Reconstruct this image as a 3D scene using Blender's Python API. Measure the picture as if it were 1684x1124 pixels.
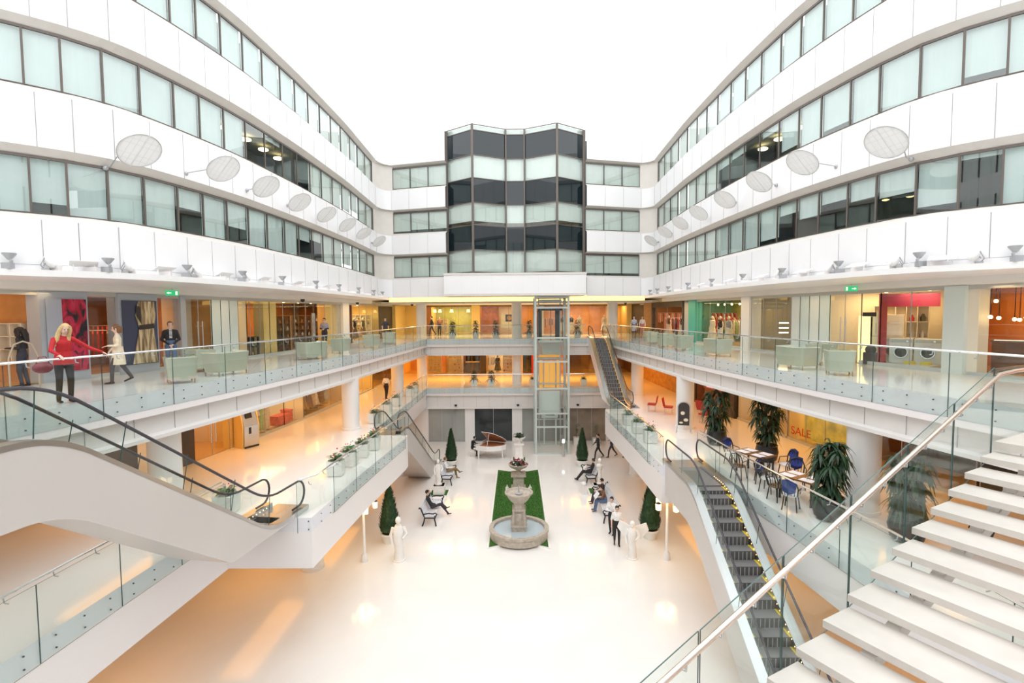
import bpy, bmesh, math, random
import numpy as np
from mathutils import Vector, Matrix
for o in list(bpy.data.objects): bpy.data.objects.remove(o)
R = random.Random(7)
SC = bpy.context.scene
COL = SC.collection
PI = math.pi
rad = math.radians

# ---------- camera, sky, exposure ----------
cam = bpy.data.cameras.new('camera'); camo = bpy.data.objects.new('camera', cam); COL.objects.link(camo)
cam.sensor_width = 36.0; cam.lens = 840.0 / 1684.0 * 36.0; cam.clip_end = 300; cam.clip_start = 0.1
Mz = Matrix.Rotation(rad(0.55), 4, 'Z'); Mx = Matrix.Rotation(rad(90 - 3.2), 4, 'X'); Mr = Matrix.Rotation(rad(-0.40), 4, 'Z')
camo.matrix_world = Matrix.Translation((0, 0, 10.2)) @ Mz @ Mx @ Mr
SC.camera = camo
SC.view_settings.view_transform = 'Standard'; SC.view_settings.look = 'None'
SC.view_settings.gamma = 1.0; SC.view_settings.use_curve_mapping = False
SC.view_settings.exposure = 0.50
SC.cycles.max_bounces = 7; SC.cycles.diffuse_bounces = 4; SC.cycles.glossy_bounces = 3
SC.cycles.transmission_bounces = 4; SC.cycles.transparent_max_bounces = 24
SC.cycles.caustics_reflective = False; SC.cycles.caustics_refractive = False
SC.cycles.sample_clamp_indirect = 4.0; SC.cycles.blur_glossy = 0.5
W = bpy.data.worlds.new('sky'); SC.world = W; W.use_nodes = True
_bg = W.node_tree.nodes['Background']; _bg.inputs[0].default_value = (0.97, 0.985, 1.0, 1); _bg.inputs[1].default_value = 1.75

LK = 0.34
def area(name, loc, sx, sy, power, col, rot=(0, 0, 0)):
    l = bpy.data.lights.new(name, 'AREA'); l.shape = 'RECTANGLE'; l.size = sx; l.size_y = sy; l.energy = power * LK; l.color = col
    o = bpy.data.objects.new(name, l); o.location = loc; o.rotation_euler = rot; COL.objects.link(o); return o
WARM = (1.0, 0.41, 0.065); WARM2 = (1.0, 0.70, 0.36); AMB = (1.0, 0.46, 0.11)
L0, L1, L2 = 0.0, 4.35, 8.2

# ---------- plan curves (left side mirrored to right): X distance from the middle axis against depth Y ----------
def curve(ys, xs):
    d = np.arange(ys[0], ys[-1] + .001, .1); x = np.interp(d, ys, xs)
    k = 9; xp = np.concatenate([np.full(k, x[0]) - np.arange(k, 0, -1) * (x[1] - x[0]), x, np.full(k, x[-1]) + np.arange(1, k + 1) * (x[-1] - x[-2])])
    x = np.convolve(xp, np.ones(2 * k + 1) / (2 * k + 1), 'valid')
    return lambda y: float(np.interp(y, d, x))
FAC = curve([-6, 6, 8, 11, 12.5, 13.35, 13.9, 14.5, 15.6, 16.6, 17.6, 18.7, 19.9, 24, 30, 36.9, 39],
            [24, 20, 18.5, 15.5, 13.8, 12.7, 12.0, 11.5, 11.15, 10.9, 10.7, 10.5, 10.35, 10.1, 10.0, 10.2, 10.35])
EDG = curve([-6, 2, 6, 8, 10.4, 12.3, 14, 16.5, 20.5, 24, 28, 34, 39.7, 41], [14, 12, 11, 10.5, 10.1, 9.75, 9.45, 9.05, 8.55, 8.15, 7.85, 7.4, 7.05, 7.0])
SHP = curve([-6, 4, 8, 12, 15, 17, 19, 22, 26, 30, 36, 43, 52], [24, 19, 17.2, 15.3, 14.2, 13.5, 13.05, 12.6, 12.15, 11.8, 11.5, 11.15, 11])
BY = 39.7      # front of the back balconies
SHOPY = 49.5   # shop fronts behind the back balconies

# ---------- materials ----------
def newmat(name):
    m = bpy.data.materials.new(name); m.use_nodes = True
    return m, m.node_tree, m.node_tree.nodes['Principled BSDF']
def mat(name, col, rough=.5, metal=0.0, emit=None, es=1.0, var=0.0, scale=6.0, spec=.5, bump=0.0, coat=0.0):
    m, nt, b = newmat(name)
    b.inputs['Base Color'].default_value = (*col, 1); b.inputs['Roughness'].default_value = rough
    b.inputs['Metallic'].default_value = metal; b.inputs['Specular IOR Level'].default_value = spec
    if coat: b.inputs['Coat Weight'].default_value = coat; b.inputs['Coat Roughness'].default_value = .06
    if emit: b.inputs['Emission Color'].default_value = (*emit, 1); b.inputs['Emission Strength'].default_value = es
    if var or bump:
        n = nt.nodes.new('ShaderNodeTexNoise'); n.inputs['Scale'].default_value = scale; n.inputs['Detail'].default_value = 3
        tc = nt.nodes.new('ShaderNodeTexCoord'); nt.links.new(tc.outputs['Object'], n.inputs['Vector'])
        if var:
            r = nt.nodes.new('ShaderNodeValToRGB'); r.color_ramp.elements[0].position = .3; r.color_ramp.elements[1].position = .7
            r.color_ramp.elements[0].color = (*[c * (1 - var) for c in col], 1); r.color_ramp.elements[1].color = (*[min(1, c * (1 + var)) for c in col], 1)
            nt.links.new(n.outputs['Fac'], r.inputs[0]); nt.links.new(r.outputs[0], b.inputs['Base Color'])
        if bump:
            bp = nt.nodes.new('ShaderNodeBump'); bp.inputs['Strength'].default_value = bump; bp.inputs['Distance'].default_value = .02
            nt.links.new(n.outputs['Fac'], bp.inputs['Height']); nt.links.new(bp.outputs[0], b.inputs['Normal'])
    return m
def glass(name, tint, refl=0.0, ior=1.45, rough=0.0):
    m = bpy.data.materials.new(name); m.use_nodes = True; nt = m.node_tree; nt.nodes.clear()
    out = nt.nodes.new('ShaderNodeOutputMaterial'); mix = nt.nodes.new('ShaderNodeMixShader')
    tr = nt.nodes.new('ShaderNodeBsdfTransparent'); tr.inputs[0].default_value = (*tint, 1)
    gl = nt.nodes.new('ShaderNodeBsdfGlossy'); gl.inputs['Roughness'].default_value = rough; gl.inputs['Color'].default_value = (.92, .97, .96, 1)
    ge = nt.nodes.new('ShaderNodeNewGeometry'); dt = nt.nodes.new('ShaderNodeVectorMath'); dt.operation = 'DOT_PRODUCT'
    nt.links.new(ge.outputs['Normal'], dt.inputs[0]); nt.links.new(ge.outputs['Incoming'], dt.inputs[1])
    def mth(op, a, b=None):
        n = nt.nodes.new('ShaderNodeMath'); n.operation = op; n.use_clamp = op in ('ADD', 'SUBTRACT')
        for i, q in enumerate((a, b)):
            if q is None: continue
            if isinstance(q, (int, float)): n.inputs[i].default_value = q
            else: nt.links.new(q, n.inputs[i])
        return n.outputs[0]
    f0 = ((ior - 1) / (ior + 1)) ** 2
    c5 = mth('POWER', mth('SUBTRACT', 1.0, mth('ABSOLUTE', dt.outputs['Value'])), 5.0)
    fres = mth('ADD', mth('MULTIPLY', c5, .55), f0 + refl)
    nt.links.new(fres, mix.inputs[0])
    nt.links.new(tr.outputs[0], mix.inputs[1]); nt.links.new(gl.outputs[0], mix.inputs[2]); nt.links.new(mix.outputs[0], out.inputs[0])
    return m
M = {}
M['white'] = mat('white_panel', (.87, .865, .875), .35, var=.015, scale=.6)
M['whitem'] = mat('white_paint', (.84, .83, .82), .4)
M['reveal'] = mat('stone_reveal', (.72, .685, .64), .6, var=.03, scale=2)
M['joint'] = mat('panel_joint', (.42, .41, .41), .8)
M['soffit'] = mat('soffit', (.80, .765, .71), .6, var=.02, scale=1)
M['fascia'] = mat('fascia_panel', (.79, .765, .745), .3, var=.02, scale=.7)
M['ledge'] = mat('edge_band', (.86, .82, .815), .35)
M['edge'] = mat('edge_metal', (.80, .80, .84), .4)
M['floor'] = mat('polished_floor', (.86, .835, .80), .10, var=.02, scale=.5, spec=.5)
M['floor2'] = mat('polished_floor_daylit', (.80, .81, .80), .08, var=.02, scale=.5, spec=.6)  # same floor, with a cooler daylight tint put into its colour
M['ceil'] = mat('ceiling_paint', (.84, .78, .68), .7)
M['frame'] = mat('window_bronze', (.14, .115, .10), .45, metal=.2)
M['blind'] = mat('blind_fabric', (.74, .80, .785), .8, var=.05, scale=1.2)
M['blindw'] = mat('blind_fabric_white', (.86, .87, .82), .8, var=.04, scale=1.2)
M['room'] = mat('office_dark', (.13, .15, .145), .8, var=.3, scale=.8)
M['column'] = mat('column_white', (.84, .82, .80), .35)
M['steel'] = mat('brushed_steel', (.62, .62, .62), .28, metal=1.0)
M['chrome'] = mat('chrome', (.8, .8, .8), .12, metal=1.0)
M['grey'] = mat('grey_metal', (.45, .46, .48), .4, metal=.4)
M['dark'] = mat('black_rubber', (.02, .02, .022), .45)
M['black'] = mat('black_paint', (.02, .02, .02), .35)
M['rail'] = mat('handrail_rubber', (.045, .04, .05), .35)
M['bolt'] = mat('bolt_dark', (.12, .12, .13), .4, metal=.6)
M['gl'] = glass('railing_glass', (.945, .973, .963), 0, 1.40)
M['gledge'] = mat('glass_edge', (.045, .10, .09), .2)
M['glwin'] = glass('window_glass', (.83, .895, .88), .12)
M['glshop'] = glass('shop_glass', (.93, .965, .95), .035)
M['gldark'] = mat('spandrel_glass', (.010, .018, .022), .03, spec=.62)
M['lift'] = mat('lift_frame', (.56, .63, .60), .35, metal=.2)
M['frost'] = mat('frosted_panel', (.72, .82, .78), .35, var=.04, scale=.9)
M['bulbw'] = mat('lamp_warm', (1, .8, .5), .5, emit=(1, .72, .33), es=9)
M['bulbo'] = mat('lamp_orange', (1, .5, .2), .5, emit=(1, .42, .14), es=6)
M['bulbl'] = mat('lantern_glass', (1, .85, .6), .5, emit=(1, .70, .30), es=2.6)
M['cove'] = mat('cove_light', (1, .8, .45), .5, emit=(1, .62, .16), es=2.2)
M['greensign'] = mat('exit_green', (.03, .55, .22), .4, emit=(.03, .6, .2), es=.35)
M['signw'] = mat('exit_white', (.9, .95, .9), .4, emit=(.9, 1, .9), es=.5)

# ---------- mesh builder ----------
class G:
    def __init__(s): s.v = []; s.f = []; s.m = []
    def add(s, vs, fs, m=0):
        n = len(s.v); s.v.extend([tuple(v) for v in vs]); s.f.extend([tuple(i + n for i in f) for f in fs]); s.m.extend([m] * len(fs)); return s
    def box(s, x0, y0, z0, x1, y1, z1, m=0):
        return s.add([(x0, y0, z0), (x1, y0, z0), (x1, y1, z0), (x0, y1, z0), (x0, y0, z1), (x1, y0, z1), (x1, y1, z1), (x0, y1, z1)],
                     [(0, 3, 2, 1), (4, 5, 6, 7), (0, 1, 5, 4), (1, 2, 6, 5), (2, 3, 7, 6), (3, 0, 4, 7)], m)
    def cbox(s, c, d, m=0, rz=0.0, tap=1.0):
        cx, cy, cz = c; a, b, h = d[0] / 2, d[1] / 2, d[2] / 2; co, si = math.cos(rz), math.sin(rz); vs = []
        for z, t in ((-h, 1), (h, tap)):
            for x, y in ((-a, -b), (a, -b), (a, b), (-a, b)):
                x *= t; y *= t; vs.append((cx + x * co - y * si, cy + x * si + y * co, cz + z))
        return s.add(vs, [(0, 3, 2, 1), (4, 5, 6, 7), (0, 1, 5, 4), (1, 2, 6, 5), (2, 3, 7, 6), (3, 0, 4, 7)], m)
    def bar(s, p0, p1, w, h, m=0, up=(0, 0, 1)):      # square-section bar from p0 to p1
        p0, p1 = Vector(p0), Vector(p1); d = (p1 - p0).normalized(); u = Vector(up)
        if abs(d.dot(u)) > .98: u = Vector((0, 1, 0))
        a = d.cross(u).normalized() * w / 2; b = a.cross(d).normalized() * h / 2; vs = []
        for p in (p0, p1): vs += [p - a - b, p + a - b, p + a + b, p - a + b]
        return s.add(vs, [(0, 3, 2, 1), (4, 5, 6, 7), (0, 1, 5, 4), (1, 2, 6, 5), (2, 3, 7, 6), (3, 0, 4, 7)], m)
    def quad(s, a, b, c, d, m=0): return s.add([a, b, c, d], [(0, 1, 2, 3)], m)
    def poly(s, pts, m=0): return s.add(pts, [tuple(range(len(pts)))], m)
    def ext(s, pts, vec, m=0, m2=None):                # extrude a 3D polygon along vec
        n = len(pts); v = Vector(vec); q = [Vector(p) + v for p in pts]
        s.add(list(pts) + q, [tuple(range(n - 1, -1, -1)), tuple(range(n, 2 * n))], m if m2 is None else m2)
        b = len(s.v) - 2 * n
        for i in range(n):
            j = (i + 1) % n; s.f.append((b + i, b + j, b + n + j, b + n + i)); s.m.append(m)
        return s
    def prism(s, pts, z0, z1, m=0, m2=None): return s.ext([(x, y, z0) for x, y in pts], (0, 0, z1 - z0), m, m2)
    def tube(s, path, r, n=8, m=0, closed=False):
        P = [Vector(p) for p in path]; k = len(P); rs = r if isinstance(r, (list, tuple)) else [r] * k
        base = len(s.v); nrm = None
        for i in range(k):
            a = P[(i - 1) % k] if (closed or i) else P[0]; b = P[(i + 1) % k] if (closed or i < k - 1) else P[-1]
            t = (b - a).normalized() if (b - a).length > 1e-9 else Vector((0, 0, 1))
            if nrm is None:
                u = Vector((0, 0, 1)) if abs(t.z) < .9 else Vector((1, 0, 0)); nrm = (u - t * u.dot(t)).normalized()
            else:
                nrm = nrm - t * nrm.dot(t)
                nrm = nrm.normalized() if nrm.length > 1e-6 else t.orthogonal().normalized()
            bn = t.cross(nrm)
            for j in range(n):
                a_ = 2 * PI * j / n; s.v.append(tuple(P[i] + (nrm * math.cos(a_) + bn * math.sin(a_)) * rs[i]))
        for i in range(k if closed else k - 1):
            i2 = (i + 1) % k
            for j in range(n):
                j2 = (j + 1) % n; s.f.append((base + i * n + j, base + i * n + j2, base + i2 * n + j2, base + i2 * n + j)); s.m.append(m)
        if not closed:
            s.f.append(tuple(base + j for j in range(n - 1, -1, -1))); s.m.append(m)
            s.f.append(tuple(base + (k - 1) * n + j for j in range(n))); s.m.append(m)
        return s
    def cyl(s, p0, p1, r0, r1=None, n=16, m=0): return s.tube([p0, p1], [r0, r0 if r1 is None else r1], n, m)
    def lathe(s, cx, cy, prof, n=20, m=0, sx=1.0, sy=1.0):
        base = len(s.v); k = len(prof)
        for r, z in prof:
            for j in range(n):
                a = 2 * PI * j / n; s.v.append((cx + sx * r * math.cos(a), cy + sy * r * math.sin(a), z))
        for i in range(k - 1):
            for j in range(n):
                j2 = (j + 1) % n; s.f.append((base + i * n + j, base + i * n + j2, base + (i + 1) * n + j2, base + (i + 1) * n + j)); s.m.append(m)
        if abs(prof[0][1] - prof[1][1]) > 1e-6: s.f.append(tuple(base + j for j in range(n - 1, -1, -1))); s.m.append(m)
        s.f.append(tuple(base + (k - 1) * n + j for j in range(n))); s.m.append(m)
        return s
    def ell(s, c, r, n=12, m=0, rot=None):
        if not isinstance(r, (tuple, list)): r = (r, r, r)
        base = len(s.v); k = max(4, n // 2); c = Vector(c)
        for i in range(k + 1):
            th = PI * i / k
            for j in range(n):
                a = 2 * PI * j / n; p = Vector((r[0] * math.sin(th) * math.cos(a), r[1] * math.sin(th) * math.sin(a), r[2] * math.cos(th)))
                if rot is not None: p = rot @ p
                s.v.append(tuple(c + p))
        for i in range(k):
            for j in range(n):
                j2 = (j + 1) % n; s.f.append((base + i * n + j, base + (i + 1) * n + j, base + (i + 1) * n + j2, base + i * n + j2)); s.m.append(m)
        return s
    def build(s, name, mats, parent=None, smooth=False, clean=True, ang=None):
        me = bpy.data.meshes.new(name); me.from_pydata(s.v, [], s.f)
        if not isinstance(mats, (list, tuple)): mats = [mats]
        for q in mats: me.materials.append(M[q] if isinstance(q, str) else q)
        me.polygons.foreach_set('material_index', s.m)
        if clean:
            bm = bmesh.new(); bm.from_mesh(me); bmesh.ops.remove_doubles(bm, verts=bm.verts, dist=1e-5)
            bmesh.ops.recalc_face_normals(bm, faces=bm.faces); bm.to_mesh(me); bm.free()
        if smooth:
            me.polygons.foreach_set('use_smooth', [True] * len(me.polygons))
            try: me.set_sharp_from_angle(angle=rad(ang or 40))
            except Exception: pass
        me.update()
        o = bpy.data.objects.new(name, me); COL.objects.link(o)
        if parent is not None: o.parent = parent
        return o
def tag(o, label, cat, group=None):
    o['label'] = label; o['category'] = cat
    if group: o['group'] = group
    return o
def thing(name, label, cat, loc=(0, 0, 0), rz=0.0, group=None):
    o = bpy.data.objects.new(name, None); COL.objects.link(o); o.empty_display_size = .2
    o.location = loc; o.rotation_euler = (0, 0, rz); return tag(o, label, cat, group)
def struct(g, name, mats, parent=None, smooth=False, clean=True):
    o = g.build(name, mats, parent, smooth, clean)
    if parent is None: o['kind'] = 'structure'
    return o
def kids(o): return [c for c in o.children]
def dup(o, loc=None, rz=None, label=None, parent=None):
    c = o.copy(); COL.objects.link(c)
    if parent is not None: c.parent = parent
    if loc is not None: c.location = loc
    if rz is not None: c.rotation_euler = (0, 0, rz)
    if label: c['label'] = label
    for ch in kids(o): dup(ch, parent=c)
    return c
ORD = ['first', 'second', 'third', 'fourth', 'fifth', 'sixth', 'seventh', 'eighth', 'ninth', 'tenth', 'eleventh', 'twelfth', 'thirteenth', 'fourteenth', 'fifteenth', 'sixteenth', 'seventeenth', 'eighteenth', 'nineteenth', 'twentieth']
SIDE = {-1: 'left', 1: 'right'}
def ys(a, b, n): return [a + (b - a) * i / n for i in range(n + 1)]

def translucent(name, col):
    m, nt, b = newmat(name); b.inputs['Base Color'].default_value = (*col, 1); b.inputs['Roughness'].default_value = .6; tl = nt.nodes.new('ShaderNodeBsdfTranslucent'); tl.inputs[0].default_value = (*col, 1); mx = nt.nodes.new('ShaderNodeMixShader'); mx.inputs[0].default_value = .45
    nt.links.new(b.outputs[0], mx.inputs[1]); nt.links.new(tl.outputs[0], mx.inputs[2]); nt.links.new(mx.outputs[0], nt.nodes['Material Output'].inputs[0]); return m
# ---------- ground floor, balconies ----------
g = G(); g.box(-26, -8, -.2, 26, 56, 0); struct(g, 'floor', 'floor')

def strip(g, pa, pb, m=0):          # quads between two polylines
    n = len(pa); g.add(list(pa) + list(pb), [(i, i + 1, n + i + 1, n + i) for i in range(n - 1)], m)
def sweep(g, ysl, prof, side, m=None):
    # prof: list of (fn(y)->x, z, mat of the face up to the next point)
    for (fa, za, ma), (fb, zb, _) in zip(prof[:-1], prof[1:]):
        strip(g, [(side * fa(y), y, za) for y in ysl], [(side * fb(y), y, zb) for y in ysl], ma)
def off(f, d): return lambda y: f(y) + d

# upper balcony (third level) left and right: floor, edge band, recessed panels, underside
for side in (-1, 1):
    yl = ys(3.0 if side < 0 else 3.0, BY + .0, 40)
    g = G()
    sweep(g, yl, [(off(SHP, 5), L2, 0), (EDG, L2, 1), (EDG, L2 - .62, 2), (off(EDG, .22), L2 - .66, 3), (off(EDG, .22), L2 - 1.16, 4), (off(EDG, .05), L2 - 1.2, 4), (off(EDG, .05), L2 - 1.3, 5), (off(SHP, 5), L2 - 1.3, 5)], side)
    # lower lip of the edge band
    sweep(g, yl, [(off(EDG, -.02), L2 - .46, 2), (off(EDG, -.02), L2 - .63, 2)], side)
    for y in ys(4.2, 39, 28):
        x = side * (EDG(y) + .21); g.box(x - .006, y - .005, L2 - 1.16, x + .006, y + .005, L2 - .66, 6)
    struct(g, 'floor_gallery_' + SIDE[side], ['floor2', 'edge', 'ledge', 'fascia', 'fascia', 'ceil', 'joint'])
# back gallery, both levels
def back_slab(name, x, z, lip, fm, dz):
    g = G(); X = x
    xl, xr = (-X - 9, X + 9) if z > 6 else (-7.1, 7.5)
    g.quad((xl, BY, z), (xr, BY, z), (xr, 56, z), (xl, 56, z), 0)
    g.quad((-X, BY, z), (X, BY, z), (X, BY, z - .42), (-X, BY, z - .42), 1)
    g.quad((-X, BY - .02, z - .40), (X, BY - .02, z - .40), (X, BY - .02, z - .60), (-X, BY - .02, z - .60), 2)
    g.quad((-X, BY - .02, z - .60), (X, BY - .02, z - .60), (X, BY + .2, z - .62), (-X, BY + .2, z - .62), 2)
    g.quad((-X - 1, BY + .2, z - .62), (X + 1, BY + .2, z - .62), (X + 1, BY + .2, z - dz + .08), (-X - 1, BY + .2, z - dz + .08), 3)
    g.box(-X, BY + .04, z - dz, X, BY + .22, z - dz + .08, 3)
    g.quad((-X - 9, BY + .1, z - dz + .01), (X + 9, BY + .1, z - dz + .01), (X + 9, 56, z - dz + .01), (-X - 9, 56, z - dz + .01), 4)
    for i in range(int(2 * X / 1.02) + 1):
        xx = -X + .3 + 1.02 * i; g.box(xx - .005, BY + .19, z - dz + .08, xx + .005, BY + .21, z - .62, 5)
    struct(g, name, [fm, 'edge', 'ledge', 'fascia', 'ceil', 'joint'])
back_slab('floor_gallery_back', 7.05, L2, 0, 'floor2', 1.3)
back_slab('floor_mezzanine_back', 7.6, L1, 0, 'floor', 1.66)

# first level (mezzanine) left and right: plan polygons with notches for the escalators
ML = [(-26, 2), (-8.95, 2), (-8.65, 10), (-8.4, 14.35), (-5.95, 14.35), (-5.72, 18.5), (-5.28, 23.6), (-5.28, 24.2), (-7.2, 24.6), (-7.12, BY), (-7.1, 56), (-26, 56)]
MR = [(26, 2), (8.35, 2), (8.0, 11), (7.45, 16), (7.12, 20.4), (5.5, 19.2), (5.5, 23.5), (5.3, 30.6), (7.5, 30.9), (7.5, BY), (7.5, 56), (26, 56)]
MR = [(26, 2), (8.35, 2), (8.0, 11), (7.45, 16), (7.25, 19.3), (5.5, 19.3), (5.45, 23.5), (5.3, 30.6), (7.5, 30.9), (7.5, BY), (7.5, 56), (26, 56)]
def mezz(name, P, a, b):
    g = G(); P2 = P if P[0][0] > 0 else P
    g.poly([(x, y, L1) for x, y in P], 0); g.poly([(x, y, L1 - 1.5) for x, y in P], 3)
    for i in range(a, b):
        (x0, y0), (x1, y1) = P[i], P[i + 1]
        g.quad((x0, y0, L1), (x1, y1, L1), (x1, y1, L1 - .42), (x0, y0, L1 - .42), 1)
        g.quad((x0, y0, L1 - .42), (x1, y1, L1 - .42), (x1, y1, L1 - 1.5), (x0, y0, L1 - 1.5), 2)
    struct(g, name, ['floor', 'edge', 'ledge', 'ceil'])
mezz('floor_mezzanine_left', ML, 1, 9)
mezz('floor_mezzanine_right', MR, 1, 9)

# ---------- facades above the gallery ----------
SILL, TOP, SP = 12.9, 14.4, 3.27
FB = 11.4                   # underside of the white panels / top of the light ledge
MULL = {-1: [8.2, 10.6, 12.2, 13.4, 13.9, 14.6, 15.5, 16.6, 17.6, 18.7, 19.9, 21.2, 22.6, 23.9, 25.3, 26.7, 28.2, 29.7, 31.4, 33.0, 34.8, 36.6],
        1: [8.2, 10.6, 12.4, 13.5, 14.1, 14.9, 16.0, 17.0, 18.2, 19.3, 20.5, 21.9, 23.2, 24.6, 26.1, 27.5, 28.9, 30.5, 32.3, 34.0, 35.6, 37.4]}
ROOF = 23.3
PAN = off(FAC, -.25)
def fine(a, b):
    out = []; y = a
    while y < b: out.append(y); y += .35 if y < 20 else 1.0
    return out + [b]
for side in (-1, 1):
    yl = fine(-5.5, 38.4)
    g = G()
    prof = [(off(FAC, 1.2), FB, 0), (PAN, FB, 0), (PAN, SILL - .18, 1), (FAC, SILL, 1), (off(FAC, .10), SILL, 1)]
    sweep(g, yl, prof, side)
    for k in range(3):
        z = SP * k; last = k == 2
        sweep(g, yl, [(off(FAC, .10), TOP + z, 1), (FAC, TOP + z, 1), (PAN, TOP + z + .2, 0), (PAN, ROOF if last else SILL - .18 + z + SP, 1)] + ([(off(PAN, 1), ROOF, 0)] if last else [(FAC, SILL + z + SP, 1), (off(FAC, .10), SILL + z + SP, 1)]), side)
    for y in MULL[side]:
        for z0, z1 in [(FB, SILL - .18)] + [(TOP + SP * k + .2, ROOF if k == 2 else SILL - .18 + SP * (k + 1)) for k in range(3)]:
            x = side * PAN(y); g.box(x - .008, y - .006, z0, x + .008, y + .006, z1, 2)
    # curved corner pier to the back facade
    ym = MULL[side][-1]; xe = FAC(38.4) 
    struct(g, 'wall_' + SIDE[side], ['white', 'reveal', 'joint'], smooth=False)
# corner piers: plain vertical surface between the side windows and the back windows
for side in (-1, 1):
    ye = MULL[side][-1] + .05
    pts = [(FAC(ye) - .02, ye)]
    xa, ya = FAC(ye), ye; xb, yb = 9.17, 38.5
    for i in range(1, 9):
        t = i / 8; qx = (1 - t) ** 2 * xa + 2 * t * (1 - t) * 10.2 + t * t * xb; qy = (1 - t) ** 2 * ya + 2 * t * (1 - t) * 38.35 + t * t * yb; pts.append((qx, qy))
    g = G()
    def ring(d): return [(side * (x - d * .8), y - d * .6) for x, y in pts]
    strip(g, [(x, y, SILL - .3) for x, y in ring(.03)], [(x, y, ROOF) for x, y in ring(.03)], 1)
    bands = [(FB, SILL - .18)] + [(TOP + SP * k + .2, ROOF if k == 2 else SILL - .18 + SP * (k + 1)) for k in range(3)]
    for z0, z1 in bands:
        r = ring(.27); strip(g, [(x, y, z0) for x, y in r], [(x, y, z1) for x, y in r], 0)
        strip(g, [(x, y, z0) for x, y in r], [(x, y, z0) for x, y in ring(-.3)], 1); strip(g, [(x, y, z1) for x, y in r], [(x, y, z1 + .05) for x, y in ring(0)], 1)
    struct(g, 'wall_corner_' + SIDE[side], ['white', 'reveal'], smooth=True)

# windows: one object per bay
NW = [0]
def window(a, b, z0, z1, drop, inn, bl='blind', depth=2.6):
    """a, b: plan points (x, y) of the bay's two mullions; inn: inward (room) unit vector."""
    NW[0] += 1
    w = bpy.data.objects.new('window_%d' % NW[0], None); COL.objects.link(w); w['kind'] = 'structure'
    A, B, I = Vector((*a, 0)), Vector((*b, 0)), Vector((*inn, 0)); d = (B - A).normalized(); L = (B - A).length
    Z = lambda z: Vector((0, 0, z)); t = .025
    g = G()
    g.bar(A + Z(z0), A + Z(z1), .05, .05, 0, d); g.bar(B + Z(z0), B + Z(z1), .05, .05, 0, d)
    g.bar(A + Z(z1 - .035), B + Z(z1 - .035), .06, .07); g.bar(A + Z(z0 + .012), B + Z(z0 + .012), .06, .024)
    g.build('window_frame', 'frame', w)
    g = G(); q0, q1 = A + d * t, B - d * t
    g.quad(q0 + Z(z0), q1 + Z(z0), q1 + Z(z1), q0 + Z(z1)); g.build('pane', 'glwin', w, clean=False)
    if drop > 0:
        g = G(); o = I * .09; zb = z1 - (z1 - z0) * drop
        n = 7; top = []; bot = []
        for i in range(n + 1):
            p = q0 + (q1 - q0) * (i / n) + o + I * (.012 * (i % 2)); top.append(p + Z(z1)); bot.append(p + Z(zb))
        strip(g, top, bot); g.build('blind', bl, w, clean=False)
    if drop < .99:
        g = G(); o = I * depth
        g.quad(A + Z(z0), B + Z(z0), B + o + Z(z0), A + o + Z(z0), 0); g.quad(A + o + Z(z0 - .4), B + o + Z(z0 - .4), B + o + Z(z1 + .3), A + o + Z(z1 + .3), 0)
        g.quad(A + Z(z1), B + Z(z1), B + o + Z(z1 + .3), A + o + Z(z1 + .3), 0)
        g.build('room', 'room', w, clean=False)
    return w
DROP = {(-1, 0): {3: .80, 7: .45, 9: .62, 13: .45, 14: .35}, (1, 0): {3: .12, 5: .52, 6: .45, 7: .35, 8: .55, 9: .33},
        (-1, 1): {10: .0, 11: .15, 12: .0, 13: .0, 17: .9, 18: .72}, (1, 1): {10: .2, 11: .0, 12: .25, 13: .3}, (-1, 2): {}, (1, 2): {}}
LITW = []
for side in (-1, 1):
    ml = MULL[side]
    for k in range(3):
        for i in range(len(ml) - 1):
            a = (side * FAC(ml[i]), ml[i]); b = (side * FAC(ml[i + 1]), ml[i + 1])
            dr = DROP[(side, k)].get(i + 0, 1.0 if R.random() < .86 else .85)
            n = Vector((a[1] - b[1], b[0] - a[0])).normalized()
            if n.x * side < 0: n = -n
            window(a, b, SILL + SP * k, TOP + SP * k, dr, n, 'blind' if i < 14 else 'blindw')
            if dr < .3 and k == 1: LITW.append((side, (a[0] + b[0]) / 2 + n.x * 1.2, (a[1] + b[1]) / 2 + n.y * 1.2, TOP + SP * k - .1))
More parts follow.
